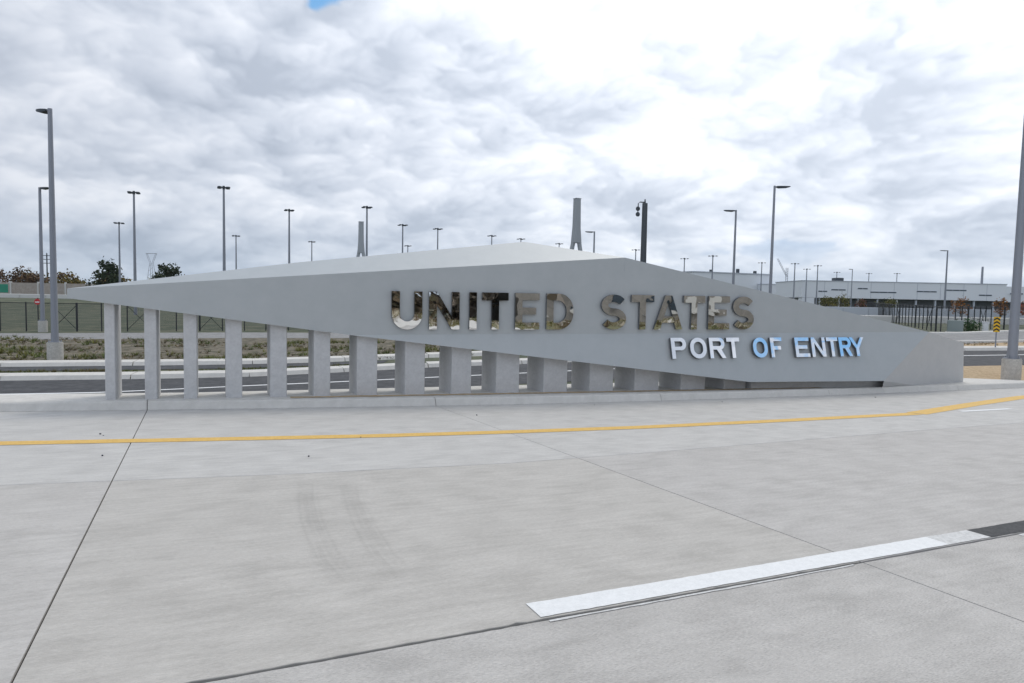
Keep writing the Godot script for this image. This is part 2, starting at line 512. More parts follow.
func make_slab(road: Node, s0: float, s1: float, lo: Callable, hi: Callable, gap: Array, mat: Material, n: int, jag: float, sd: int):
	var st := new_st()
	var r := RandomNumberGenerator.new()
	r.seed = sd
	var lo_e := []
	var hi_e := []
	for i in n + 1:
		var s := lerpf(s0 + gap[0], s1 - gap[0], float(i) / n)
		var a := absf(r.randfn(0.0, jag))
		lo_e.append(Vector2(s, lo.call(s) + gap[1] + a))
		hi_e.append(Vector2(s, hi.call(s) - gap[2] - absf(r.randfn(0.0, jag)) * 0.6))
	var P := func(p: Vector2, up: float) -> Vector3: return at_road(p.x, p.y, up)
	var c := 0.003
	var m := 6
	for i in n:
		var tl0: Vector2 = lo_e[i] + Vector2(0, c)
		var tl1: Vector2 = lo_e[i + 1] + Vector2(0, c)
		var th0: Vector2 = hi_e[i] - Vector2(0, c)
		var th1: Vector2 = hi_e[i + 1] - Vector2(0, c)
		for j in m:
			var a := tl0.lerp(th0, float(j) / m)
			var b := tl1.lerp(th1, float(j) / m)
			var d := tl0.lerp(th0, float(j + 1) / m)
			var e := tl1.lerp(th1, float(j + 1) / m)
			tri(st, P.call(a, 0), P.call(b, 0), P.call(e, 0), Vector3.UP, a / 4.0, b / 4.0, e / 4.0)
			tri(st, P.call(a, 0), P.call(e, 0), P.call(d, 0), Vector3.UP, a / 4.0, e / 4.0, d / 4.0)
		for e in [[lo_e, tl0, tl1, -1.0], [hi_e, th0, th1, 1.0]]:
			var p0: Vector2 = e[0][i]
			var p1: Vector2 = e[0][i + 1]
			var out := Vector3(-SN, 0, -CS) * float(e[3])
			quad(st, P.call(e[1], 0), P.call(e[2], 0), P.call(p1, -c), P.call(p0, -c), Vector3.UP)
			quad(st, P.call(p0, -c), P.call(p1, -c), P.call(p1, -0.15), P.call(p0, -0.15), out)
	for e in [[0, -1.0], [n, 1.0]]:
		quad(st, P.call(lo_e[e[0]], 0), P.call(hi_e[e[0]], 0), P.call(hi_e[e[0]], -0.15), P.call(lo_e[e[0]], -0.15), Vector3(CS, 0, -SN) * float(e[1]))
	part("slab", st, mat, road)

# a painted strip over the road: points (s, t), widths across
func strip(road: Node, called: String, pts: Array, width: float, mat: Material, up := 0.004, step := 0.5, label := "", ragged := 0.0):
	var st := new_st()
	var dense := []
	for i in pts.size() - 1:
		var n := int(maxf(1.0, pts[i].distance_to(pts[i + 1]) / step))
		for k in n:
			dense.append(pts[i].lerp(pts[i + 1], float(k) / n))
	dense.append(pts[-1])
	var r := RandomNumberGenerator.new()
	r.seed = 5
	var L := []
	for i in dense.size():
		var d: Vector2 = dense[mini(i + 1, dense.size() - 1)] - dense[maxi(i - 1, 0)]
		var nrm := Vector2(-d.y, d.x).normalized() * width * 0.5
		var j := nrm.normalized() * ragged
		L.append([dense[i] - nrm + j * r.randf_range(-1, 1), dense[i] + nrm + j * r.randf_range(-1, 1)])
	var tot := float(dense.size() - 1)
	for i in dense.size() - 1:
		var a: Vector2 = L[i][0]
		var b: Vector2 = L[i + 1][0]
		var c: Vector2 = L[i + 1][1]
		var d: Vector2 = L[i][1]
		var u0 := i / tot
		var u1 := (i + 1) / tot
		tri(st, at_road(a.x, a.y, up), at_road(b.x, b.y, up), at_road(c.x, c.y, up), Vector3.UP, Vector2(u0, 0), Vector2(u1, 0), Vector2(u1, 1))
		tri(st, at_road(a.x, a.y, up), at_road(c.x, c.y, up), at_road(d.x, d.y, up), Vector3.UP, Vector2(u0, 0), Vector2(u1, 1), Vector2(u0, 1))
	part(called, st, mat, road, label)

func make_road():
	var road := Node3D.new()
	road.name = "road"
	road.set_meta("kind", "structure")
	add_child(road)
	# dark bed seen down in the joints
	var bed := new_st()
	for i in range(-36, 50):
		for j in range(-9, 18):
			if j + 1 > kerb_t(i) + 0.3: continue
			quad(bed, at_road(i, j, -0.018), at_road(i + 1, j, -0.018), at_road(i + 1, j + 1, -0.018), at_road(i, j + 1, -0.018), Vector3.UP)
	part("joint_bed", bed, M.bed, road)
	var cuts := [-34.0, -24.5, -15.35, -10.5, -5.6, -0.73, 4.155, 13.9, 23.6, 33.4, 46.0]
	var l_n3 := func(_s): return -0.7
	var l_n4 := func(_s): return -4.5
	var l_n5 := func(_s): return -8.6
	var kt := func(s): return kerb_t(s)
	var rows := [[lane_1, kt, [0.004, 0.006, 0.001], 0.002], [lane_2, lane_1, [0.0045, 0.011, 0.005], 0.005], [l_n3, lane_2, [0.0045, 0.005, 0.007], 0.005], [l_n4, l_n3, [0.005, 0.005, 0.005], 0.001], [l_n5, l_n4, [0.005, 0.005, 0.005], 0.001]]
	for i in cuts.size() - 1:
		for r in rows.size():
			var q = rows[r]
			var mat: Material = M["slab%d" % ((i * 2 + r) % 3)]
			if r == 2: mat = M.slab_coarse
			if r == 0: mat = M.slab_edge
			var gap: Array = q[2].duplicate()
			if cuts[i + 1] == -0.73 or cuts[i] == -0.73: gap[0] = 0.0065
			var near: bool = i >= 4 and i <= 6 and r < 3
			make_slab(road, cuts[i], cuts[i + 1], q[0], q[1], gap, mat, 90 if near else 10, q[3] if near else 0.0, 100 + i * 10 + r)
	# paint
	strip(road, "yellow_line", [Vector2(-30, 16.8), Vector2(-12, 12.35), Vector2(-2.17, 10.17), Vector2(-0.77, 9.88), Vector2(0.74, 9.57), Vector2(2.4, 9.25), Vector2(4.22, 8.99), Vector2(6.33, 8.77), Vector2(8.9, 8.64), Vector2(12.6, 8.53)], 0.28, M.yellow, 0.004, 0.15, "", 0.006)
	strip(road, "yellow_line", [Vector2(12.64, 8.55), Vector2(15.5, 9.24), Vector2(18.7, 9.92), Vector2(22.5, 10.4)], 0.36, M.yellow, 0.004, 0.15, "", 0.006)
	strip(road, "white_line", [Vector2(13.9, 8.49), Vector2(15.5, 8.45)], 0.14, M.white, 0.004, 0.5)
	strip(road, "lane_dash", [Vector2(1.7, 3.295), Vector2(5.13, 3.245)], 0.19, M.white, 0.004, 0.05, "bright white painted lane dash", 0.003)
	strip(road, "lane_dash", [Vector2(5.132, 3.245), Vector2(5.62, 3.237)], 0.19, M.worn_white, 0.004, 0.05, "worn greyish end of the white lane dash", 0.004)
	strip(road, "contrast_marking", [Vector2(5.625, 3.237), Vector2(9.6, 3.187)], 0.19, M.black_paint, 0.004, 0.05, "black contrast paint following the white lane dash", 0.003)
	strip(road, "paint_edge", [Vector2(1.72, 3.138), Vector2(4.05, 3.118)], 0.018, M.worn_white, 0.004, 0.1, "thin sliver of white paint beyond the joint", 0.004)
	strip(road, "paint_edge", [Vector2(5.9, 3.085), Vector2(8.6, 3.055)], 0.035, M.worn_white, 0.004, 0.2, "", 0.004)
	for v in [[Vector2(1.03, 7.0), Vector2(0.9, 6.2), Vector2(0.83, 5.5), Vector2(0.8, 4.53), Vector2(0.86, 3.9)], [Vector2(1.42, 6.86), Vector2(1.27, 6.0), Vector2(1.2, 5.36), Vector2(1.15, 4.5), Vector2(1.18, 3.9)]]:
		strip(road, "tyre_mark", v, 0.24, M.tyre, 0.003, 0.1)
	strip(road, "sand_strip", [Vector2(1.6, 13.02), Vector2(2.8, 12.92), Vector2(7.0, 12.52), Vector2(11.2, 12.16), Vector2(14.0, 11.98)], 0.24, M.soil, 0.156, 0.12, "tan sand gathered along the column feet", 0.03)
	# kerb stones, battered face, one per cast length
	var kc := [-20.2, -15.35, -10.5, -5.6, -0.73, 4.155, 9.03, 13.9, 18.8, 23.6, 28.5, 33.4]
	for i in kc.size() - 1:
		var st := new_st()
		var n := 10
		for k in n:
			var s0 := lerpf(kc[i] + 0.006, kc[i + 1] - 0.006, float(k) / n)
			var s1 := lerpf(kc[i] + 0.006, kc[i + 1] - 0.006, float(k + 1) / n)
			var prof := [[0.002, -0.15], [0.002, 0.012], [0.012, 0.03], [0.055, 0.125], [0.075, 0.145], [0.1, 0.152], [0.2, 0.155], [0.2, -0.1]]
			for p in prof.size() - 1:
				var a := at_road(s0, kerb_t(s0) + prof[p][0], prof[p][1])
				var b := at_road(s1, kerb_t(s1) + prof[p][0], prof[p][1])
				var c := at_road(s1, kerb_t(s1) + prof[p + 1][0], prof[p + 1][1])
				var d := at_road(s0, kerb_t(s0) + prof[p + 1][0], prof[p + 1][1])
				quad(st, a, b, c, d, Vector3(SN, 0.6, CS) if p < 6 else Vector3(-SN, 0, -CS))
			for e in [[0, s0, -1.0], [n - 1, s1, 1.0]]:
				if k == e[0]:
					var s: float = e[1]
					var t := kerb_t(s)
					for p in range(1, 7):
						tri(st, at_road(s, t + 0.002, -0.15), at_road(s, t + prof[p][0], prof[p][1]), at_road(s, t + prof[p + 1][0], prof[p + 1][1]), Vector3(CS, 0, -SN) * float(e[2]))
		part("kerb_stone", st, M.kerb, road)
	# concrete walk behind the kerb on which the sign stands
	var kc2 := [-20.2, -10.5, -0.73, 9.03, 18.8, 28.5]
	for i in kc2.size() - 1:
		var w := new_st()
		var n2 := 14
		for k in n2:
			var s0 := lerpf(kc2[i] + 0.005, kc2[i + 1] - 0.005, float(k) / n2)
			var s1 := lerpf(kc2[i] + 0.005, kc2[i + 1] - 0.005, float(k + 1) / n2)
			var b0 := walk_t(s0)
			var b1 := walk_t(s1)
			quad(w, at_road(s0, kerb_t(s0) + 0.206, 0.15), at_road(s1, kerb_t(s1) + 0.206, 0.15), at_road(s1, b1, 0.15), at_road(s0, b0, 0.15), Vector3.UP)
			quad(w, at_road(s0, b0, 0.15), at_road(s1, b1, 0.15), at_road(s1, b1, -0.3), at_road(s0, b0, -0.3), Vector3(-SN, 0, -CS))
			quad(w, at_road(s0, kerb_t(s0) + 0.206, 0.15), at_road(s1, kerb_t(s1) + 0.206, 0.15), at_road(s1, kerb_t(s1) + 0.206, 0.0), at_road(s0, kerb_t(s0) + 0.206, 0.0), Vector3(SN, 0, CS))
		part("walk_slab", w, M.kerb, road)

func walk_t(s: float) -> float:
	return table(s, [-16.0, -4.0, 0.0, 12.0, 18.0, 21.9, 22.8, 40.0], [17.7, 14.95, 14.4, 14.3, 14.2, 13.4, 12.05, 11.95])

# ------------------------------------------------------------------ the sign
func extrude(outers: Array, holes: Array, z0: float, z1: float, split: float) -> Array:
	# front face and sides of a letter; holes are opened by cutting the face along x = split
	var face := new_st()
	var side := new_st()
	var pieces := []
	if holes.is_empty():
		pieces = outers
	else:
		for o in outers:
			for half in [PackedVector2Array([Vector2(-9, -9), Vector2(split, -9), Vector2(split, 9), Vector2(-9, 9)]), PackedVector2Array([Vector2(split, -9), Vector2(9, -9), Vector2(9, 9), Vector2(split, 9)])]:
				var todo := Geometry2D.intersect_polygons(o, half)
				for h in holes:
					var nxt := []
					for p in todo:
						for q in Geometry2D.clip_polygons(p, h):
							nxt.append(q)
					todo = []
					for q in nxt: todo.append(q)
				for p in todo: pieces.append(p)
	for p in pieces:
		var idx := Geometry2D.triangulate_polygon(p)
		for k in range(0, idx.size(), 3):
			var a: Vector2 = p[idx[k]]
			var b: Vector2 = p[idx[k + 1]]
			var c: Vector2 = p[idx[k + 2]]
			tri(face, Vector3(a.x, a.y, z1), Vector3(b.x, b.y, z1), Vector3(c.x, c.y, z1), Vector3.BACK)
			tri(side, Vector3(a.x, a.y, z0), Vector3(b.x, b.y, z0), Vector3(c.x, c.y, z0), Vector3.FORWARD)
	for set_ in [[outers, 1.0], [holes, -1.0]]:
		for p in set_[0]:
			var cw := Geometry2D.is_polygon_clockwise(p)
			for i in p.size():
				var a: Vector2 = p[i]
				var b: Vector2 = p[(i + 1) % p.size()]
				var d := b - a
				var out := Vector3(d.y, -d.x, 0) * (-1.0 if cw else 1.0) * float(set_[1])
				quad(side, Vector3(a.x, a.y, z0), Vector3(b.x, b.y, z0), Vector3(b.x, b.y, z1), Vector3(a.x, a.y, z1), out)
	return [face, side]

func rect(x0: float, y0: float, x1: float, y1: float) -> PackedVector2Array:
	return PackedVector2Array([Vector2(x0, y0), Vector2(x1, y0), Vector2(x1, y1), Vector2(x0, y1)])

func unite(l: Array) -> Array:
	var cur: PackedVector2Array = l[0]
	for i in range(1, l.size()):
		var m := Geometry2D.merge_polygons(cur, l[i])
		cur = m[0]
	return [cur]

func bowl(x0: float, y0: float, x1: float, y1: float, r: float) -> PackedVector2Array:
	# rectangle whose two right corners are rounded
	var p := PackedVector2Array([Vector2(x0, y0)])
	for k in 13:
		var a := -PI / 2 + PI / 2 * k / 12.0
		p.append(Vector2(x1 - r + cos(a) * r, y0 + r + sin(a) * r))
	for k in 13:
		var a := PI / 2 * k / 12.0
		p.append(Vector2(x1 - r + cos(a) * r, y1 - r + sin(a) * r))
	p.append(Vector2(x0, y1))
	return p

func pill(x0: float, y0: float, x1: float, y1: float, r: float) -> PackedVector2Array:
	var p := PackedVector2Array()
	for c in [[x1 - r, y0 + r, -PI / 2], [x1 - r, y1 - r, 0.0], [x0 + r, y1 - r, PI / 2], [x0 + r, y0 + r, PI]]:
		for k in 11:
			var a: float = c[2] + PI / 2 * k / 10.0
			p.append(Vector2(c[0] + cos(a) * r, c[1] + sin(a) * r))
	return p

func glyph(ch: String, w: float, H: float, k: float) -> Array:
	# [outers, holes, x at which the face is cut]
	match ch:
		"U":
			var p := PackedVector2Array([Vector2(0, H)])
			var r := w * 0.5
			for i in 21: p.append(Vector2(r - cos(PI * i / 20.0) * r, r * 1.0 - sin(PI * i / 20.0) * r))
			p.append_array([Vector2(w, H), Vector2(w - k, H)])
			for i in 21: p.append(Vector2(r + cos(PI * i / 20.0) * (r - k), r - sin(PI * i / 20.0) * (r - k)))
			p.append(Vector2(k, H))
			return [[p], [], 0.0]
		"N":
			return [unite([rect(0, 0, k, H), PackedVector2Array([Vector2(0, H), Vector2(w - k * 1.02, 0), Vector2(w, 0), Vector2(k * 1.02, H)]), rect(w - k, 0, w, H)]), [], 0.0]
		"I":
			return [[rect(0, 0, w, H)], [], 0.0]
		"T":
			return [unite([rect(0, H - k, w, H), rect((w - k) * 0.5, 0, (w + k) * 0.5, H - k * 0.5)]), [], 0.0]
		"E":
			return [unite([rect(0, 0, k, H), rect(k * 0.5, 0, w, k * 0.92), rect(k * 0.5, H - k * 0.92, w, H), rect(k * 0.5, H * 0.5 - k * 0.42, w * 0.86, H * 0.5 + k * 0.5)]), [], 0.0]
		"F":
			return [unite([rect(0, 0, k, H), rect(k * 0.5, H - k * 0.95, w, H), rect(k * 0.5, H * 0.5 - k * 0.6, w * 0.88, H * 0.5 + k * 0.35)]), [], 0.0]
		"D":
			return [[bowl(0, 0, w, H, w * 0.55)], [bowl(k, k * 0.92, w - k, H - k * 0.92, w * 0.55 - k * 0.8)], w * 0.5]
		"P":
			return [unite([rect(0, 0, k, H), bowl(k * 0.5, H * 0.4, w, H, H * 0.29)]), [bowl(k, H * 0.4 + k * 0.88, w - k, H - k * 0.88, H * 0.3 - k * 0.9)], w * 0.5]
		"R":
			return [unite([rect(0, 0, k, H), bowl(k * 0.5, H * 0.42, w * 0.97, H, H * 0.28), PackedVector2Array([Vector2(w * 0.38, H * 0.5), Vector2(w - k * 1.1, 0), Vector2(w, 0), Vector2(w * 0.72, H * 0.47)])]), [bowl(k, H * 0.42 + k * 0.88, w * 0.97 - k, H - k * 0.88, H * 0.29 - k * 0.9)], w * 0.5]
		"O":
			return [[pill(0, 0, w, H, w * 0.495)], [pill(k, k, w - k, H - k, (w * 0.5 - k) * 0.99)], w * 0.5]
		"A":
			var a := k * 0.56
			return [[PackedVector2Array([Vector2(0, 0), Vector2(k * 1.06, 0), Vector2(w * 0.29, H * 0.2), Vector2(w * 0.71, H * 0.2), Vector2(w - k * 1.06, 0), Vector2(w, 0), Vector2(w * 0.5 + a, H), Vector2(w * 0.5 - a, H)])], [PackedVector2Array([Vector2(w * 0.355, H * 0.39), Vector2(w * 0.645, H * 0.39), Vector2(w * 0.5, H * 0.83)])], w * 0.5]
		"Y":
			return [unite([rect((w - k) * 0.5, 0, (w + k) * 0.5, H * 0.46), PackedVector2Array([Vector2((w - k) * 0.5, H * 0.4), Vector2((w + k) * 0.5, H * 0.4), Vector2(w, H), Vector2(w - k * 1.12, H), Vector2(w * 0.5, H * 0.58), Vector2(k * 1.12, H), Vector2(0, H)])]), [], 0.0]
		"S":
			var pts := PackedVector2Array()
			var h := k * 0.5
			var rx := w * 0.5 - h
			var ry := (H - k) * 0.25
			for i in 25:
				var an := deg_to_rad(28.0 + 242.0 * i / 24.0)
				pts.append(Vector2(w * 0.5 + cos(an) * rx, H * 0.5 + ry + sin(an) * ry))
			for i in range(1, 25):
				var an := deg_to_rad(90.0 - 242.0 * i / 24.0)
				pts.append(Vector2(w * 0.5 + cos(an) * rx, H * 0.5 - ry + sin(an) * ry))
			return [Geometry2D.offset_polyline(pts, h, Geometry2D.JOIN_ROUND, Geometry2D.END_BUTT), [], 0.0]
	return [[], [], 0.0]

func facet(parent: Node, called: String, tris: Array, mat: Material, out: Vector3):
	var st := new_st()
	for t in tris:
		tri(st, t[0], t[1], t[2], out if t.size() < 4 else t[3])
	part(called, st, mat, parent)

func make_sign():
	var sign_ := thing("entrance_sign", "long grey faceted entrance sign on concrete fins reading UNITED STATES PORT OF ENTRY", "sign", Vector3(-6.885, 0, -11.465), deg_to_rad(20.0))
	var T0 := Vector3(-0.503, 1.65, 0)
	var T0b := Vector3(-0.506, 1.493, 0)
	var CL := Vector3(4.074, 0.883, 0)
	var A := Vector3(18.993, 0.968, 0)
	var Pk := Vector3(9.889, 2.561, 0)
	var V1 := Vector3(13.087, -0.184, 0.279)
	var V2 := Vector3(17.166, -0.251, 0.301)
	var V2g := Vector3(17.5, -0.7, -0.1)
	var C := Vector3(21.16, 0.63, -0.635)
	var D := Vector3(21.67, -0.85, -0.95)
	var R := Vector3(8.02, 2.904, -1.25)
	var R0 := Vector3(3.205, 2.248, -0.673)
	var RB := Vector3(10.2, 2.4, -1.35)
	var B0 := Vector3(-0.3, 1.648, -0.7)
	var B0b := Vector3(-0.3, 1.497, -0.7)
	var K1 := Vector3(4.2, 0.884, -1.3)
	var K2 := Vector3(13.2, -0.18, -1.3)
	var K3 := Vector3(17.4, -0.25, -1.6)
	var E1 := Vector3(21.4, 0.4, -1.8)
	var E2 := Vector3(21.9, -0.85, -2.1)
	var F := Vector3.BACK
	var cr := CL.lerp(A, (Pk.x - CL.x) / (A.x - CL.x))
	var gp := Vector3(0.0012, 0, 0)
	facet(sign_, "front_panel", [[T0, T0b, CL], [T0, CL, cr - gp], [T0, cr - gp, Pk - gp]], M.panel, F)
	facet(sign_, "front_panel", [[Pk + gp, cr + gp, A]], M.panel, F)
	facet(sign_, "lower_panel", [[CL, V1, A], [V1, V2, A]], M.lower_panel, F)
	facet(sign_, "roof_panel", [[T0, Pk, R0], [R0, Pk, R], [T0, R0, B0]], M.panel, Vector3(0, 1, 0.5))
	facet(sign_, "end_panel", [[V2, C, A, Vector3(0.3, 0, 1)], [V2, D, C, Vector3(0.3, 0, 1)], [V2, V2g, D, Vector3(0.3, 0, 1)], [D, E2, E1, Vector3.RIGHT], [D, E1, C, Vector3.RIGHT]], M.end, F)
	facet(sign_, "back_panel", [[R, Pk, RB], [Pk, RB, E1], [Pk, E1, C], [Pk, C, A]], M.panel, Vector3(0, 1, -0.2))
	facet(sign_, "rear_wall", [[B0, B0b, K1], [B0, K1, R0], [R0, K1, R], [R, K1, K2], [R, K2, RB], [RB, K2, K3], [RB, K3, E1], [E1, K3, E2]], M.panel, Vector3.FORWARD)
	facet(sign_, "soffit", [[T0b, CL, K1], [T0b, K1, B0b], [CL, V1, K2], [CL, K2, K1], [V1, V2, K3], [V1, K3, K2]], M.panel, Vector3.DOWN)
	facet(sign_, "tip_panel", [[T0, T0b, B0b], [T0, B0b, B0]], M.panel, Vector3.LEFT)
	# fins: distance along the sign, width, foot height
	var fins := [[0.0, 0.155, -0.24], [0.602, 0.19, -0.25], [1.216, 0.215, -0.257], [1.902, 0.275, -0.262], [2.659, 0.29, -0.27], [3.43, 0.3, -0.28], [4.225, 0.39, -0.292], [5.154, 0.4, -0.308], [6.097, 0.42, -0.323], [7.044, 0.52, -0.335], [8.103, 0.565, -0.35], [9.188, 0.59, -0.363], [10.298, 0.645, -0.375], [11.498, 0.69, -0.388], [12.685, 0.655, -0.4]]
	for f in fins:
		var u: float = f[0]
		var w: float = f[1]
		var top := 1.493 - 0.1332 * (u + 0.506) if u < 4.074 else 0.883 - 0.1184 * (u - 4.074)
		var foot: float = f[2] - 0.1
		var st := new_st()
		var depth := 0.85
		var a := deg_to_rad(3.5)
		var bs := Basis(Vector3.UP, a)
		box(st, Vector3(u, foot, -0.13) + bs * Vector3(w * 0.5, 0, -depth * 0.5), Vector3(w, top - foot + 0.06, depth), a, 0.012)
		part("column", st, M.column, sign_)
	var pst := new_st()
	box(pst, Vector3(15.55, -0.75, -0.32), Vector3(4.3, 0.55, 0.5), 0.0)
	part("plinth", pst, M.plinth, sign_)
	# UNITED STATES, polished plates on the upright face
	var r := RandomNumberGenerator.new()
	r.seed = 12
	var words := [["U", 4.846, 0.593], ["N", 5.575, 0.612], ["I", 6.392, 0.15], ["T", 6.658, 0.553], ["E", 7.361, 0.528], ["D", 8.053, 0.606], ["S", 9.32, 0.6], ["T", 10.043, 0.57], ["A", 10.612, 0.73], ["T", 11.37, 0.57], ["E", 12.032, 0.57], ["S", 12.702, 0.595]]
	for l in words:
		var H: float = 0.735 + (l[1] - 4.87) * 0.003
		var g := glyph(l[0], l[2], H, 0.155)
		var m := extrude(g[0], g[1], 0.022, 0.075, g[2])
		var o := part("letter", m[0], M.mirror, sign_, "mirror-polished letter " + l[0])
		part("letter_edge", m[1], M.letter_side, o)
		o.position = Vector3(l[1], 0.993 + 0.0034 * (l[1] - 4.846), 0)
		o.rotation = Vector3(deg_to_rad(r.randf_range(-0.3, 0.1)), deg_to_rad(r.randf_range(-0.8, 0.8)), deg_to_rad(0.2))
	# PORT OF ENTRY on the sloping lower face
	var x := (A - CL).normalized()
	var tilt := deg_to_rad(14.0)
	var y := Vector3(0, cos(tilt), -sin(tilt))
	y = (y - x * y.dot(x)).normalized()
	var z := x.cross(y)
	var small := [["P", 11.018, 0.386], ["O", 11.507, 0.425], ["R", 12.016, 0.428], ["T", 12.489, 0.351], ["O", 13.217, 0.414], ["F", 13.722, 0.33], ["E", 14.439, 0.425], ["N", 14.93, 0.42], ["T", 15.4, 0.35], ["R", 15.799, 0.38], ["Y", 16.13, 0.47]]
	for l in small:
		var g := glyph(l[0], l[2], 0.472, 0.092)
		var m := extrude(g[0], g[1], 0.03, 0.095, g[2])
		var o := part("letter", m[0], M.chrome, sign_, "small chrome letter " + l[0])
		part("letter_edge", m[1], M.letter_side, o)
		o.basis = Basis(x, y, z) * Basis.from_euler(Vector3(deg_to_rad(r.randf_range(-1.2, 1.2)), deg_to_rad(r.randf_range(-1.2, 1.2)), 0))
		o.position = CL + x * ((l[1] - 4.074) / x.x) + y * (-(0.573 + 0.0045 * (l[1] - 11.018)) / cos(tilt))

# ------------------------------------------------------------------ lamps and masts
func lamp_post(label: String, at: Vector3, h: float, arm_turn: float, r0: float, footing: bool, mat: Material, arm := 0.75):
	var t := thing("lamp_post", label, "lamp post", at, 0.0, "single-arm lamp posts around the port")
	var b := 0.0
	if footing:
		b = 0.72
		var st := new_st()
		tube(st, [Vector3(0, -0.3, 0), Vector3(0, b - 0.03, 0), Vector3(0, b, 0)], [0.27, 0.27, 0.25], 24)
		part("footing", st, M.footing, t)
		var p := new_st()
		box(p, Vector3(0, b, 0), Vector3(0.36, 0.03, 0.36), 0.3, 0.006)
		for k in 4:
			var an := 0.3 + PI / 4 + k * PI / 2
			tube(p, [Vector3(cos(an) * 0.2, b + 0.02, sin(an) * 0.2), Vector3(cos(an) * 0.2, b + 0.09, sin(an) * 0.2)], [0.02, 0.02], 6)
		part("base_plate", p, mat, t)
	var s := new_st()
	tube(s, [Vector3(0, b + 0.01, 0), Vector3(0, b + 0.35, 0), Vector3(0, h, 0)], [r0 * 1.12, r0, r0 * 0.62], 16)
	part("pole", s, mat, t)
	var a := new_st()
	var d := Vector3(cos(arm_turn), 0, -sin(arm_turn))
	tube(a, [Vector3(0, h - 0.08, 0), Vector3(0, h - 0.06, 0) + d * 0.3], [0.045, 0.04], 8)
	part("arm", a, mat, t)
	var l := new_st()
	# flat tapered head
	var side := Vector3.UP.cross(d).normalized()
	var pr := []
	for q in [[0.12, 0.1, 0.06], [0.3, 0.17, 0.09], [arm * 0.8, 0.16, 0.07], [arm, 0.1, 0.03]]:
		pr.append([Vector3(0, h - 0.02, 0) + d * q[0], q[1], q[2]])
	for i in 3:
		var c0: Vector3 = pr[i][0]
		var c1: Vector3 = pr[i + 1][0]
		var tl0: Vector3 = c0 + side * pr[i][1]
		var tr0: Vector3 = c0 - side * pr[i][1]
		var tl1: Vector3 = c1 + side * pr[i + 1][1]
		var tr1: Vector3 = c1 - side * pr[i + 1][1]
		var dn0: Vector3 = Vector3.DOWN * pr[i][2] * 1.4
		var dn1: Vector3 = Vector3.DOWN * pr[i + 1][2] * 1.4
		quad(l, tl0, tl1, tr1, tr0, Vector3.UP)
		quad(l, tl0 + dn0, tl1 + dn1, tr1 + dn1, tr0 + dn0, Vector3.DOWN)
		quad(l, tl0, tl1, tl1 + dn1, tl0 + dn0, side)
		quad(l, tr0, tr1, tr1 + dn1, tr0 + dn0, -side)
		if i == 0: quad(l, tl0, tr0, tr0 + dn0, tl0 + dn0, -d)
		if i == 2: quad(l, tl1, tr1, tr1 + dn1, tl1 + dn1, d)
	part("lamp_head", l, M.head, t)

func light_mast(label: String, at: Vector3, h: float, head := 0.6):
	var t := thing("light_mast", label, "light mast", at, 0.0, "tall light masts over the port")
	var s := new_st()
	tube(s, [Vector3(0, -0.2, 0), Vector3(0, h, 0)], [0.2, 0.11], 10)
	part("pole", s, M.pole_far, t)
	var hb := new_st()
	tube(hb, [Vector3(0, h - 0.25, 0), Vector3(0, h + 0.12, 0)], [0.17, 0.14], 8)
	for k in 2:
		var an := 0.35 + k * PI / 2
		var d := Vector3(cos(an), 0, sin(an)) * head * 0.5
		tube(hb, [Vector3(0, h - 0.05, 0) - d, Vector3(0, h - 0.05, 0) + d], [0.05, 0.05], 6)
	part("hub", hb, M.head, t)
	for k in 4:
		var an := 0.35 + k * PI / 2
		var l := new_st()
		box(l, Vector3(cos(an) * head, h - 0.16, sin(an) * head), Vector3(head * 0.62, 0.16, 0.36), -an, 0.03)
		part("lamp_head", l, M.head, t)

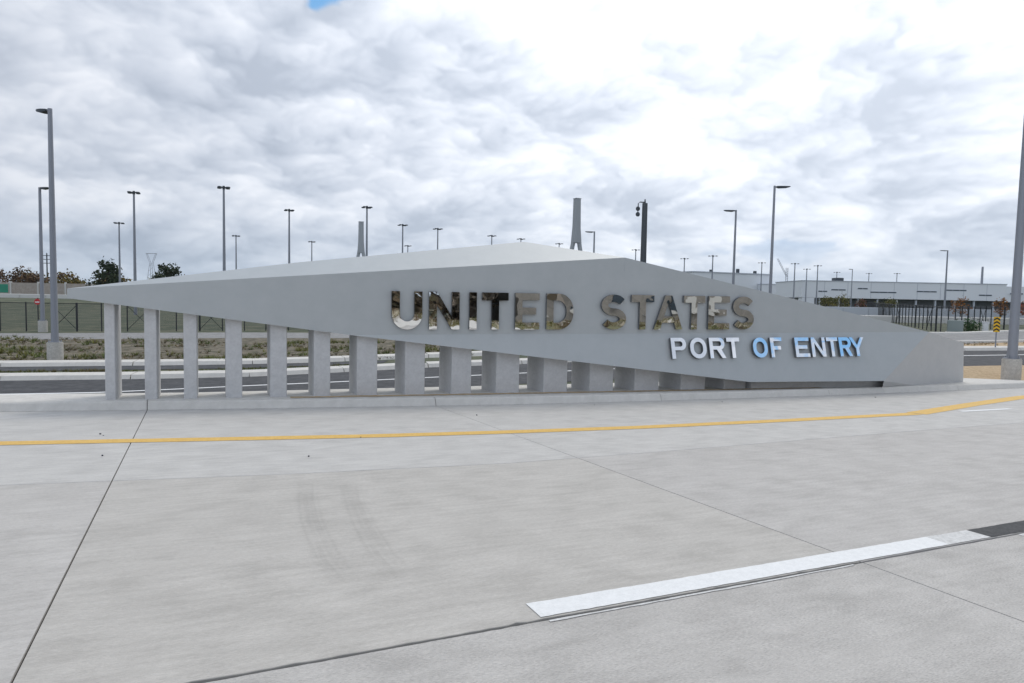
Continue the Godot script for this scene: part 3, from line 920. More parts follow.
# ------------------------------------------------------------------ fences
func fence(label: String, line: Array, h: float, step: float, post: float, brace_every: int, mesh_gap: float):
	var o: Vector2 = line[0]
	var base := Vector3(o.x, terrain(o.x, -o.y), -o.y)
	var t := thing("security_fence", label, "fence", base)
	var wire := new_st()
	var cnt := 0
	for i in line.size() - 1:
		var a: Vector2 = line[i]
		var b: Vector2 = line[i + 1]
		var n := int(round(a.distance_to(b) / step))
		for k in n:
			var p := a.lerp(b, float(k) / n)
			var q := a.lerp(b, float(k + 1) / n)
			var P := Vector3(p.x, terrain(p.x, -p.y), -p.y) - base
			var Q := Vector3(q.x, terrain(q.x, -q.y), -q.y) - base
			var st := new_st()
			var thick := post * (1.6 if cnt % 5 == 2 else 1.0)
			tube(st, [P + Vector3(0, -0.1, 0), P + Vector3(0, h + 0.06, 0)], [thick * 0.5, thick * 0.5], 8)
			part("post", st, M.fence, t)
			var rl := new_st()
			tube(rl, [P + Vector3(0, h, 0), Q + Vector3(0, h, 0)], [0.025, 0.025], 6)
			part("rail", rl, M.fence, t)
			if brace_every > 0 and cnt % brace_every == 0:
				for e in [[0.1, h - 0.1], [h - 0.1, 0.1]]:
					var br := new_st()
					tube(br, [P + Vector3(0, e[0], 0), Q + Vector3(0, e[1], 0)], [0.02, 0.02], 6)
					part("brace", br, M.fence, t)
			var m := int(P.distance_to(Q) / mesh_gap)
			var nn := (Q - P).cross(Vector3.UP).normalized()
			var lean := h * 0.55 / P.distance_to(Q)
			for w in range(-int(lean * m), m):
				var f := float(w) / m
				var k0 := maxf(0.0, -f / lean)
				var k1 := minf(1.0, (1.0 - f) / lean)
				for dirn in [0, 1]:
					var fa := f + lean * k0
					var fb := f + lean * k1
					if dirn == 1:
						fa = 1.0 - fa
						fb = 1.0 - fb
					var lo := P.lerp(Q, fa) + Vector3(0, 0.03 + h * k0, 0)
					var up := P.lerp(Q, fb) + Vector3(0, 0.03 + (h - 0.03) * k1, 0)
					var ww := (up - lo).cross(nn).normalized() * 0.004
					quad(wire, lo - ww, lo + ww, up + ww, up - ww, nn)
			cnt += 1
	var wo := part("chain_link_mesh", wire, M.fence_wire, t)
	wo.set_meta("kind", "stuff")

# ------------------------------------------------------------------ trees
func make_tree(called: String, label: String, at: Vector3, h: float, width: float, crown_from: float, cols: Array, n: int, leaf: float, sd: int, group := "", category := "tree"):
	var r := RandomNumberGenerator.new()
	r.seed = sd
	var t := thing(called, label, category, at, 0.0, group)
	var ts := new_st()
	var lean := Vector3(r.randf_range(-0.05, 0.05), 0, r.randf_range(-0.05, 0.05)) * h
	var r0 := h * 0.022
	tube(ts, [Vector3(0, -0.3, 0), Vector3(0, h * 0.3, 0) + lean * 0.3, Vector3(0, h * 0.85, 0) + lean], [r0 * 1.3, r0, r0 * 0.25], 8)
	var clumps := []
	var nc := 13
	for k in nc:
		var an := TAU * k / nc * 2.4 + r.randf() * 1.2
		var hy := lerpf(crown_from, 0.9, (k + 0.5) / nc)
		var prof := sin(PI * clampf((hy - crown_from) / (1.02 - crown_from) * 0.86 + 0.16, 0.0, 1.0))
		var rad := width * 0.5 * prof * r.randf_range(0.3, 0.78)
		var c := Vector3(cos(an) * rad, hy * h, sin(an) * rad) + lean * hy
		clumps.append([c, width * r.randf_range(0.15, 0.27)])
		tube(ts, [Vector3(0, hy * h * 0.66, 0) + lean * hy * 0.6, c], [r0 * 0.45, r0 * 0.12], 5)
	part("trunk", ts, M.bark, t)
	var ls := new_st()
	for i in n:
		var cl: Array = clumps[r.randi() % nc]
		var dv: Vector3 = Vector3(r.randfn(), r.randfn() * 0.75, r.randfn()).normalized() * pow(r.randf(), 0.45) * cl[1] * r.randf_range(0.8, 1.15)
		var p: Vector3 = cl[0] + dv
		var a := Vector3(r.randfn(), r.randfn(), r.randfn()).normalized()
		var b := a.cross(Vector3(r.randfn(), r.randfn(), r.randfn())).normalized()
		var c: Color = cols[r.randi() % cols.size()]
		var k := r.randf_range(0.75, 1.25)
		c = Color(c.r * k, c.g * k, c.b * k)
		var s := leaf * r.randf_range(0.6, 1.3)
		var nn := a.cross(b)
		for v in [[p - a * s, p + b * s * 0.55, p + a * s], [p - a * s, p + a * s, p - b * s * 0.55]]:
			for q in v:
				ls.set_color(c); ls.set_normal(nn); ls.set_uv(Vector2.ZERO); ls.add_vertex(q)
	part("crown", ls, M.leaf, t)

func on_ground(x: float, d: float, up := 0.0) -> Vector3:
	return Vector3(x, terrain(x, -d) + up, -d)

func tufts(called: String, label: String, spots: int, area: Callable, hgt: float, cols: Array, sd: int):
	var r := RandomNumberGenerator.new()
	r.seed = sd
	var st := new_st()
	for i in 9:
		var an := TAU * i / 9.0 + r.randf()
		var lean := Vector3(cos(an), 0, sin(an)) * r.randf_range(0.2, 0.75)
		var sd2 := Vector3(-sin(an), 0, cos(an)) * 0.05
		var root := Vector3(cos(an), 0, sin(an)) * 0.08
		var tip := root + lean + Vector3(0, r.randf_range(0.6, 1.1), 0)
		tri(st, root - sd2, root + sd2, tip, Vector3(cos(an), 0.4, sin(an)))
	var mm := MultiMesh.new()
	mm.transform_format = MultiMesh.TRANSFORM_3D
	mm.use_colors = true
	mm.mesh = st.commit()
	mm.instance_count = spots
	var pn := FastNoiseLite.new()
	pn.seed = sd
	pn.frequency = 0.22
	pn.fractal_octaves = 3
	for i in spots:
		var p: Vector2 = area.call(r)
		for k in 3:
			if pn.get_noise_2d(p.x, p.y) > -0.08: break
			p = area.call(r)
		var kind := pn.get_noise_2d(p.x * 0.7 + 50.0, p.y * 1.4)
		var s := hgt * r.randf_range(0.4, 1.3) * (1.0 + kind)
		mm.set_instance_transform(i, Transform3D(Basis(Vector3.UP, r.randf() * TAU).scaled(Vector3(s * 1.4, s, s * 1.4)), on_ground(p.x, p.y, -0.01)))
		var c: Color = cols[clampi(int((kind * 1.3 + 0.5 + r.randf_range(-0.22, 0.22)) * cols.size()), 0, cols.size() - 1)]
		var k := r.randf_range(0.7, 1.3)
		mm.set_instance_color(i, Color(c.r * k, c.g * k, c.b * k))
	var o := MultiMeshInstance3D.new()
	o.multimesh = mm
	o.material_override = M.leaf
	o.name = numbered(called)
	add_child(o)
	o.set_meta("kind", "stuff")
	tag(o, label, "weeds")

# ------------------------------------------------------------------ backdrop
func window_strip(b: Node, x: float, y: float, w: float, h: float, z: float):
	var f := new_st()
	box(f, Vector3(x, y, z), Vector3(w, h, 0.12), 0.0)
	var o := part("window", f, M.cladding_trim, b)
	var n := int(maxf(2.0, round(w / 2.2)))
	for k in n:
		var g := new_st()
		box(g, Vector3(x - w * 0.5 + w * (k + 0.5) / n, y + 0.06, z + 0.06), Vector3(w / n - 0.14, h - 0.12, 0.06), 0.0)
		part("pane", g, M.glass, o)

func make_backdrop():
	# port building with a long white upper storey over open docks
	var w := thing("port_building", "long white port building with dark window strips above open docks", "building", on_ground(84, 200))
	var gy := w.position.y
	var L := func(px: float) -> float: return px - 84.0
	var st := new_st()
	box(st, Vector3(L.call(113.0), 3.95 - gy, -8), Vector3(59, 4.75, 20))
	part("upper_wall", st, M.cladding, w)
	var st2 := new_st()
	box(st2, Vector3(L.call(162.0), 3.7 - gy, -8.4), Vector3(39.4, 4.5, 20))
	part("upper_wall", st2, M.cladding, w)
	var cp := new_st()
	box(cp, Vector3(L.call(113.0), 8.7 - gy, -8), Vector3(59.3, 0.22, 20.3))
	part("parapet", cp, M.cladding_trim, w)
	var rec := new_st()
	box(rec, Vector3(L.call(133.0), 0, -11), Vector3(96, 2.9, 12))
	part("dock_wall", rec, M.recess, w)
	var li := new_st()
	box(li, Vector3(L.call(85.5), 0, 0.5), Vector3(3.4, 2.7, 3.0))
	part("stair_wall", li, M.cladding, w)
	for k in 17:
		var c := new_st()
		box(c, Vector3(L.call(89.0 + k * 5.6), 0, 1.2), Vector3(0.45, 2.72, 0.45))
		part("dock_column", c, M.cladding_trim, w)
	for k in 8:
		var sm := new_st()
		box(sm, Vector3(L.call(90.0 + k * 6.7), 3.96 - gy, 2.02), Vector3(0.1, 4.7, 0.06))
		part("cladding_seam", sm, M.cladding_trim, w)
	for q in [[89.5, 2.05, 2.6], [94.0, 2.55, 4.2], [101.0, 3.0, 2.9], [107.0, 2.0, 7.6], [119.5, 2.4, 5.8], [128.0, 2.9, 6.0], [136.5, 1.6, 3.8], [145.5, 2.15, 3.8], [152.5, 1.6, 3.6]]:
		window_strip(w, L.call(q[0]), q[1] + 3.55 - gy + (q[0] - 90.0) * 0.004, q[2], 0.42, 2.0)
	var ru := new_st()
	box(ru, Vector3(L.call(96.5), 8.9 - gy, -4), Vector3(2.5, 1.1, 2.5), 0.0, 0.1)
	part("roof_unit", ru, M.head, w)
	var ch := new_st()
	tube(ch, [Vector3(L.call(138.0), 8.7 - gy, -2), Vector3(L.call(138.0), 14.0 - gy, -2)], [0.35, 0.28], 10)
	part("chimney", ch, M.pole_far, w)
	# pale hall further off
	var hall := thing("distant_hall", "pale hazy hall roof just above the sign's sloping right edge", "building", on_ground(95, 322), deg_to_rad(22))
	var hs := new_st()
	box(hs, Vector3(0, 0, 0), Vector3(44, 14.2, 24))
	part("wall", hs, M.cladding, hall)
	var hp := new_st()
	box(hp, Vector3(0, 14.2, 0), Vector3(44.6, 0.5, 24.6))
	part("parapet", hp, M.cladding_trim, hall)
	for q in [[6.0, 2.0], [16.0, 1.4], [-9.0, 1.2]]:
		var vn := new_st()
		box(vn, Vector3(q[0], 14.7, 8), Vector3(1.2, q[1], 1.2), 0.0, 0.1)
		part("roof_vent", vn, M.head, hall)
	var low := thing("low_shed", "low pale shed between the hall and the port building", "building", on_ground(128, 320))
	var lo := new_st()
	box(lo, Vector3.ZERO, Vector3(30, 9.6, 16))
	part("wall", lo, M.cladding, low)
	var lr := new_st()
	box(lr, Vector3(0, 9.6, 0), Vector3(30.4, 0.35, 16.4))
	part("roof", lr, M.cladding_trim, low)
	# crawler crane far off
	var cr := thing("crane", "small distant crane with raised boom right of the tall lamp post", "crane", on_ground(114.0, 290))
	var cb := new_st()
	box(cb, Vector3(2.6, 0, 0), Vector3(6, 9.8, 3), 0.0, 0.3)
	part("cab", cb, M.pole_far, cr)
	var cm := new_st()
	for sx in [-0.4, 0.4]:
		tube(cm, [Vector3(1.6 + sx, 9.6, 0), Vector3(1.6 + sx, 16.2, 0)], [0.1, 0.1], 6)
	for k in 6:
		tube(cm, [Vector3(1.2, 10.0 + k, 0), Vector3(2.0, 11.0 + k, 0)], [0.07, 0.07], 5)
	part("mast", cm, M.pole_far, cr)
	var bm := new_st()
	for sx in [-0.25, 0.25]:
		tube(bm, [Vector3(1.6 + sx, 12.5, 0), Vector3(-2.6 + sx, 20.0, 0)], [0.1, 0.08], 6)
	part("boom", bm, M.pole_far, cr)
	# bridge pylons: slender needles splitting into two legs
	for q in [[144.8, 1600.0, 241.0, "bridge pylon rising above the sign's peak, the taller one"], [-469.0, 2110.0, 234.0, "bridge pylon above the sign's left roof slope, beside a light mast"]]:
		var p := thing("bridge_pylon", q[3], "bridge pylon", Vector3(q[0], -3, -q[1]), 0.0, "pylons of the distant bridge")
		var sh := new_st()
		var hh: float = q[2]
		var turn := 0.5
		var pr := [[140.0, 9.0], [175.0, 7.0], [hh, 6.2]]
		for i in 2:
			var a: float = pr[i][1]
			var b: float = pr[i + 1][1]
			var bs := Basis(Vector3.UP, turn)
			for k in 4:
				var c0 := [Vector2(-1, -1), Vector2(1, -1), Vector2(1, 1), Vector2(-1, 1)]
				var u: Vector2 = c0[k]
				var v: Vector2 = c0[(k + 1) % 4]
				quad(sh, bs * Vector3(u.x * a, pr[i][0], u.y * a), bs * Vector3(v.x * a, pr[i][0], v.y * a), bs * Vector3(v.x * b, pr[i + 1][0], v.y * b), bs * Vector3(u.x * b, pr[i + 1][0], u.y * b), bs * Vector3(u.x + v.x, 0, u.y + v.y))
		box(sh, Vector3(0, hh, 0), Vector3(14, 1.5, 14), turn)
		part("needle", sh, M.concrete_far, p)
		for s in [-1, 1]:
			var lg := new_st()
			tube(lg, [Vector3(s * 34.0, 0, 0), Vector3(s * 19.0, 70, 0), Vector3(s * 4.0, 158, 0)], [6.5, 5.8, 4.8], 8)
			part("leg", lg, M.concrete_far, p)
		var dk := new_st()
		box(dk, Vector3(0, 42, 0), Vector3(52, 5, 8))
		part("crossbeam", dk, M.concrete_far, p)
	# noise wall and highway barrier on the left embankment
	var nw := thing("noise_wall", "long beige noise wall below the autumn trees at the left", "wall", on_ground(-140, 150))
	for k in 14:
		var pn := new_st()
		box(pn, Vector3(k * 6.0 + 3.0, -0.4, 0), Vector3(5.7, 3.5, 0.2))
		part("panel", pn, M.beige, nw)
		var pp := new_st()
		box(pp, Vector3(k * 6.0, -0.4, 0), Vector3(0.3, 3.75, 0.36))
		part("post", pp, M.barrier, nw)
	var hb := thing("highway_barrier", "pale concrete barrier along the highway above the green field", "barrier", on_ground(-150, 132))
	for k in 24:
		var bb := new_st()
		box(bb, Vector3(k * 5.0 + 2.5, -0.2 + terrain(-150 + k * 5.0, -132.0) - hb.position.y, 0), Vector3(4.95, 0.95, 0.5), 0.0, 0.08)
		part("barrier_segment", bb, M.barrier, hb)
	var gs := thing("highway_sign", "green highway sign at the far left edge", "road sign", on_ground(-104.5, 138))
	var gp := new_st()
	box(gp, Vector3(0, 0.9, 0), Vector3(5.4, 1.7, 0.1), 0.0, 0.03)
	part("plate", gp, M.sign_green, gs)
	for sx in [-2.0, 2.0]:
		var gl := new_st()
		tube(gl, [Vector3(sx, -0.3, -0.12), Vector3(sx, 2.5, -0.12)], [0.07, 0.07], 8)
		part("leg", gl, M.pole_far, gs)
	# autumn trees on the embankment
	var brown := [Color(0.13, 0.075, 0.04), Color(0.16, 0.09, 0.035), Color(0.09, 0.06, 0.04)]
	var green := [Color(0.06, 0.075, 0.025), Color(0.08, 0.085, 0.03), Color(0.1, 0.08, 0.03)]
	var gold := [Color(0.22, 0.15, 0.035), Color(0.17, 0.13, 0.035), Color(0.12, 0.11, 0.03)]
	var dark := [Color(0.028, 0.045, 0.02), Color(0.04, 0.055, 0.022), Color(0.022, 0.035, 0.018)]
	var row := [[-126.0, 166.0, 7.6, brown], [-121.0, 172.0, 7.0, green], [-116.5, 163.0, 7.4, brown], [-111.0, 170.0, 6.6, brown], [-106.5, 165.0, 5.8, gold], [-102.0, 172.0, 5.6, green], [-98.0, 168.0, 6.3, brown], [-94.0, 164.0, 5.2, gold], [-90.0, 170.0, 5.0, green], [-86.0, 167.0, 5.4, gold], [-80.0, 169.0, 5.3, brown], [-74.0, 167.0, 6.2, brown]]
	var said := ["brown autumn tree at the far left edge above the green highway sign", "olive tree second from the left in the autumn row", "brown tree third from the left in the autumn row", "brown tree fourth from the left, just left of the thin lamp post", "low golden tree behind the thin lamp post at the left", "low olive tree between the two left lamp posts", "dark brown tree behind the big left lamp post", "golden bush-like tree just right of the big left lamp post", "low olive tree left of the dark green tree", "golden tree under the left side of the dark green tree", "brown tree between the two dark green trees", "reddish brown tree at the foot of the second dark green tree"]
	for i in row.size():
		var q = row[i]
		make_tree("autumn_tree", said[i], on_ground(q[0], q[1]), q[2] * 0.82, 10.0, 0.05, q[3], 1300, 0.36, 300 + i, "autumn trees along the embankment")
	make_tree("dark_tree", "dark green leafy tree beside the sign's left tip, larger of the two", on_ground(-77.9, 131), 7.5, 7.0, 0.2, dark, 1500, 0.32, 402, "dark green trees behind the sign's tip")
	make_tree("dark_tree", "dark green round tree further right, rising from behind the sign's left end", on_ground(-70.3, 140), 7.4, 6.6, 0.25, dark, 1500, 0.32, 405, "dark green trees behind the sign's tip")
	# far utility masts at the left
	var up := thing("utility_mast", "thin dark utility mast with crossarms between the left lamp posts", "mast", on_ground(-136, 200))
	var us := new_st()
	tube(us, [Vector3.ZERO, Vector3(0, 12.4, 0)], [0.22, 0.16], 8)
	part("pole", us, M.dark_pole, up)
	for k in 3:
		var ua := new_st()
		box(ua, Vector3(0, 9.4 + k * 1.1, 0), Vector3(2.2, 0.18, 0.18))
		part("crossarm", ua, M.dark_pole, up)
	var lt := thing("lattice_tower", "faint lattice power tower between the dark trees and the light masts", "tower", on_ground(-211, 400))
	for s in [[-1, -1], [1, -1], [1, 1], [-1, 1]]:
		var lg := new_st()
		tube(lg, [Vector3(s[0] * 2.6, 0, s[1] * 2.6), Vector3(s[0] * 0.7, 19, s[1] * 0.7), Vector3(s[0] * 2.8, 24.5, s[1] * 0.7)], [0.13, 0.1, 0.09], 6)
		part("leg", lg, M.faint, lt)
	for k in 7:
		var br := new_st()
		var wd := lerpf(2.5, 0.8, k / 7.0)
		tube(br, [Vector3(-wd, 2.6 * k + 1, 1), Vector3(wd, 2.6 * k + 3.4, 1)], [0.07, 0.07], 5)
		part("brace", br, M.faint, lt)
	var arm := new_st()
	box(arm, Vector3(0, 24.3, 0), Vector3(6.0, 0.2, 1.0))
	part("crossarm", arm, M.faint, lt)

func make_masts():
	var q := [[-45.8, 83, 14.86, "first tall light mast right of the dark green trees, over the sign's left end"], [-68.3, 119, 13.83, "shorter light mast standing in front of the larger dark green tree"], [-33.3, 79, 15.04, "tallest light mast above the sign's left end, third from the left"], [-59.0, 146, 14.0, "small light mast just right of the tallest one at the left"], [-33.0, 101, 15.02, "light mast above the left roof slope, midway to the far pylon"], [-47.9, 163, 14.4, "tiny light mast right of the midway mast on the left slope"], [-20.75, 97, 15.27, "light mast immediately right of the smaller bridge pylon"], [-19.9, 123, 14.7, "light mast second to the right of the smaller pylon"], [-14.4, 130, 14.67, "light mast third to the right of the smaller pylon, above letter I"], [-26.2, 170, 14.4, "faint stubby light mast just right of the second mast beyond the smaller pylon"], [-4.7, 146, 14.94, "short light mast showing above the sign's ridge, left of the roof peak"], [1.6, 157, 15.3, "stubby light mast tip right at the sign's ridge peak"], [11.2, 170, 15.33, "stubby light mast tip just left of the taller bridge pylon"], [29.3, 165, 13.6, "small far mast left of the dark camera pole"], [42.3, 170, 11.9, "small far mast above the sign's right slope, nearest the camera pole"], [43.5, 150, 11.4, "small far mast between the camera pole and the left-facing lamp post"], [65.1, 180, 11.7, "small far mast just left of the right-facing lamp post"], [70.5, 172, 11.2, "far mast at the left end of the port building"], [83.8, 196, 11.0, "faint far mast second at the left end of the port building"], [78.9, 178, 11.1, "far mast above the port building, left of its roof unit"], [104.2, 221, 11.45, "faint far mast behind the roof unit of the port building"], [119.2, 230, 11.7, "faint far mast right of the roof unit"], [128.6, 230, 11.87, "faint far mast above the middle of the port building"]]
	for m in q:
		light_mast(m[3], on_ground(m[0], m[1]), m[2] - 0.12, 0.62 if m[1] < 110 else 0.75)
	# single-arm posts
	lamp_post("large grey lamp post on a pale round footing at the left", on_ground(-17.4, 25.94), 9.45, deg_to_rad(160), 0.125, true, M.pole, 0.62)
	lamp_post("large grey lamp post on a pale round footing at the right edge", on_ground(15.95, 21.72), 9.6, deg_to_rad(10), 0.14, true, M.pole)
	lamp_post("thinner lamp post on a footing behind the big left one", on_ground(-30.55, 44.4), 9.3, deg_to_rad(-20), 0.13, true, M.pole, 0.8)
	lamp_post("lamp post with arm pointing right, tallest over the sign's right slope", on_ground(16.9, 45), 9.5, 0.0, 0.11, false, M.pole_far, 1.0)
	lamp_post("lamp post with arm pointing left, beyond the camera pole", on_ground(18.3, 57), 9.45, PI, 0.12, false, M.pole_far, 1.0)
	lamp_post("small lamp post with arm pointing left, beside the taller bridge pylon", on_ground(8.75, 75), 9.6, PI, 0.13, false, M.pole_far, 1.0)
	lamp_post("lamp post with arm pointing left in front of the port building", on_ground(69.4, 110), 10.3, PI, 0.16, false, M.pole_far, 1.2)
	lamp_post("thin lamp post in front of the port building's roof unit", on_ground(73.1, 148), 8.84, PI, 0.12, false, M.pole_far, 0.8)
	# surveillance pole
	var c := thing("camera_pole", "thick dark surveillance pole with two dome cameras above letter T", "camera pole", on_ground(11.33, 60))
	var h := 10.5
	var ps := new_st()
	tube(ps, [Vector3(0, -0.2, 0), Vector3(0, h, 0)], [0.3, 0.23], 14)
	part("pole", ps, M.dark_pole, c)
	var cap := new_st()
	tube(cap, [Vector3(0, h, 0), Vector3(0, h + 0.35, 0)], [0.08, 0.05], 8)
	part("finial", cap, M.dark_pole, c)
	var ca := new_st()
	tube(ca, [Vector3(0, h + 0.08, 0), Vector3(-0.42, h + 0.1, 0), Vector3(-0.58, h - 0.02, 0), Vector3(-0.6, h - 0.95, 0)], [0.06, 0.05, 0.045, 0.04], 8)
	part("arm", ca, M.dark_pole, c)
	for k in 2:
		var dm := new_st()
		var y0 := h - 0.3 - k * 0.48
		tube(dm, [Vector3(-0.6, y0, 0), Vector3(-0.6, y0 - 0.12, 0), Vector3(-0.6, y0 - 0.26, 0), Vector3(-0.6, y0 - 0.36, 0)], [0.1, 0.19, 0.18, 0.09], 12)
		part("dome_camera", dm, M.head, c)

func make_right_side():
	fence("dark security fence receding at the right in front of the port building", v2([[58, 112], [45.5, 86], [36.1, 64.7], [29.1, 46.4], [37.8, 54.0], [66, 64]]), 1.75, 1.5, 0.075, 9, 0.12)
	fence("dark security fence with crossed braces across the left background", v2([[-62, 36.5], [-33.4, 44.5], [-27.8, 46.2], [-18.6, 51.5], [-5, 57], [14, 60]]), 1.86, 1.6, 0.08, 3, 0.06)
	# low concrete wall behind the right fence
	var rw := thing("retaining_wall", "grey low wall seen through the right fence", "wall", on_ground(38, 82), deg_to_rad(-4))
	for k in 14:
		var p := new_st()
		box(p, Vector3(k * 3.0, -0.1 + terrain(38 + k * 3.0, -82.0) - rw.position.y, 0), Vector3(2.97, 1.35, 0.3), 0.0, 0.03)
		part("wall_panel", p, M.cladding_trim, rw)
	var jb := thing("concrete_barrier", "pale concrete barrier behind the right fence", "barrier", on_ground(33, 67))
	for k in 13:
		var p := new_st()
		box(p, Vector3(k * 3.0, -0.1, 0), Vector3(2.95, 0.75, 0.4), 0.0, 0.08)
		part("barrier_segment", p, M.barrier, jb)
	# chevron marker
	var cv := thing("chevron_marker", "yellow and black chevron marker on a thin post near the right lamp", "road sign", on_ground(22.4, 31.6), deg_to_rad(-30))
	var pl := new_st()
	box(pl, Vector3(0, 0.84, 0), Vector3(0.25, 0.7, 0.012), 0.0)
	part("plate", pl, M.sign_yellow, cv)
	var po := new_st()
	box(po, Vector3(0, -0.2, -0.035), Vector3(0.05, 1.7, 0.05))
	part("post", po, M.pole_far, cv)
	for k in 4:
		var c := new_st()
		var y0 := 0.87 + k * 0.165
		for s in [-1.0, 1.0]:
			var a := Vector3(s * 0.123, y0 - 0.01, 0.008)
			var b := Vector3(0, y0 + 0.08, 0.008)
			var up := Vector3(0, 0.075, 0)
			quad(c, a, b, b + up, a + up, Vector3.BACK)
		part("chevron", c, M.sign_black, cv)
	# do-not-enter disc by the left fence
	var dn := thing("no_entry_sign", "small round red sign on a post at the left fence", "road sign", on_ground(-31.15, 44.85))
	var dp := new_st()
	tube(dp, [Vector3(0, -0.2, 0), Vector3(0, 2.2, 0)], [0.035, 0.035], 8)
	part("post", dp, M.fence, dn)
	var dd := new_st()
	tube(dd, [Vector3(0, 1.95, 0.04), Vector3(0, 1.95, 0.055)], [0.2, 0.2], 24)
	part("disc", dd, M.sign_red, dn)
	var db := new_st()
	box(db, Vector3(0, 1.89, 0.062), Vector3(0.28, 0.07, 0.01))
	part("bar", db, M.sign_white, dn)
	# cabinet, bollard and papers by the right fence
	var cb := thing("utility_cabinet", "grey-green utility cabinet in front of the right fence corner", "cabinet", on_ground(30.2, 46.6))
	var c1 := new_st()
	box(c1, Vector3(0, 0.08, 0), Vector3(0.92, 0.78, 0.5), -0.5, 0.03)
	part("body", c1, plain(Color(0.25, 0.29, 0.28), 0.6), cb)
	var c2 := new_st()
	box(c2, Vector3(0, -0.1, 0), Vector3(1.1, 0.18, 0.66), -0.5, 0.02)
	part("footing", c2, M.footing, cb)
	var bo := thing("white_marker_post", "stout white marker post beside the green shrub at the right fence", "marker post", on_ground(35.3, 51.0))
	var b1 := new_st()
	box(b1, Vector3(0, -0.1, 0), Vector3(0.38, 0.72, 0.3), -0.4, 0.04)
	part("body", b1, M.sign_white, bo)
	var b2 := new_st()
	box(b2, Vector3(0, 0.62, 0), Vector3(0.42, 0.06, 0.34), -0.4, 0.015)
	part("cap", b2, M.sign_white, bo)
	var green := [Color(0.035, 0.09, 0.025), Color(0.05, 0.11, 0.03), Color(0.03, 0.07, 0.02)]
	var orange := [Color(0.33, 0.14, 0.03), Color(0.26, 0.1, 0.03), Color(0.2, 0.11, 0.04)]
	var olive := [Color(0.13, 0.13, 0.03), Color(0.17, 0.14, 0.035), Color(0.09, 0.1, 0.03)]
	make_tree("low_shrub", "low bright green shrub at the foot of the right fence", on_ground(33.2, 49.6), 0.75, 2.0, 0.05, green, 700, 0.07, 501, "", "shrub")
	make_tree("young_tree", "small orange autumn tree in front of the port building, left of the marker", on_ground(51.1, 78), 2.7, 2.3, 0.3, orange, 420, 0.1, 502, "young autumn trees by the port building")
	make_tree("young_tree", "small orange autumn tree just left of the right lamp post", on_ground(52.8, 74), 2.7, 1.9, 0.3, orange, 420, 0.1, 503, "young autumn trees by the port building")
	make_tree("young_tree", "reddish autumn tree at the right edge behind the right lamp post", on_ground(56.4, 75), 2.3, 2.2, 0.3, [Color(0.3, 0.07, 0.035), Color(0.24, 0.09, 0.04)], 420, 0.1, 504, "young autumn trees by the port building")
	make_tree("yellow_shrub", "yellow-green shrub at the left end of the port building", on_ground(54, 118), 2.7, 3.2, 0.1, olive, 700, 0.15, 505, "shrubs before the port building", "shrub")
	make_tree("yellow_shrub", "olive shrub in front of the docks, left of the middle", on_ground(57.5, 120), 2.8, 4.2, 0.1, olive, 700, 0.15, 506, "shrubs before the port building", "shrub")
	make_tree("yellow_shrub", "dull olive shrub in front of the middle of the docks", on_ground(67.0, 122), 2.4, 4.6, 0.1, olive, 700, 0.15, 507, "shrubs before the port building", "shrub")
	make_tree("yellow_shrub", "reddish brown shrub between the olive ones before the docks", on_ground(61.5, 121), 2.2, 3.0, 0.1, [Color(0.17, 0.07, 0.05), Color(0.13, 0.09, 0.04)], 600, 0.15, 508, "shrubs before the port building", "shrub")

# what stands behind the viewer and shows in the polished letters
func make_behind():
	var brown := [Color(0.22, 0.185, 0.15), Color(0.27, 0.225, 0.185), Color(0.16, 0.135, 0.11)]
	var tan_ := [Color(0.26, 0.2, 0.14), Color(0.2, 0.16, 0.11), Color(0.16, 0.14, 0.08)]
	var spots := [[9, -35], [14, -38], [19, -31], [24, -35], [29, -29], [33, -34], [36, -26], [16, -45], [27, -42], [22, -27]]
	for i in spots.size():
		make_tree("roadside_tree", "brown autumn tree across the road behind the viewer, number %s from the houses" % ["one", "two", "three", "four", "five", "six", "seven", "eight", "nine", "ten", "eleven", "twelve", "thirteen", "fourteen"][i], on_ground(spots[i][0], spots[i][1]), 9.0 + (i * 37 % 5) * 0.7, 9.0, 0.02, brown if i % 3 else tan_, 2600, 0.36, 600 + i, "roadside trees reflected in the letters")
	# long taupe depot, mirrored in STATES
	var b := thing("depot", "long taupe depot across the road behind the viewer, mirrored in STATES", "building", on_ground(61, -19.5), deg_to_rad(25))
	var w := new_st()
	box(w, Vector3(0, -0.6, 0), Vector3(58, 10.5, 16))
	part("wall", w, M.taupe, b)
	var rf := new_st()
	box(rf, Vector3(0, 9.9, 0), Vector3(58.6, 0.5, 16.6))
	part("roof", rf, M.roof, b)
	for k in 26:
		var wx := -26.0 + (k % 13) * 4.3
		var wy := 0.9 + (k / 13) * 3.9 + (k * 7 % 3) * 0.3
		var wi := new_st()
		box(wi, Vector3(wx, wy, -8.03), Vector3(1.3, 1.5, 0.1))
		var wo := part("window", wi, M.glass if k % 4 else M.barrier, b)
		var wl := new_st()
		box(wl, Vector3(wx, wy - 0.22, -8.1), Vector3(1.7, 0.2, 0.25))
		part("sill", wl, M.barrier, wo)
	for k in 5:
		var pl := new_st()
		box(pl, Vector3(-24.0 + k * 12.0, -0.6, -8.1), Vector3(0.6, 10.4, 0.3))
		part("pilaster", pl, M.beige, b)

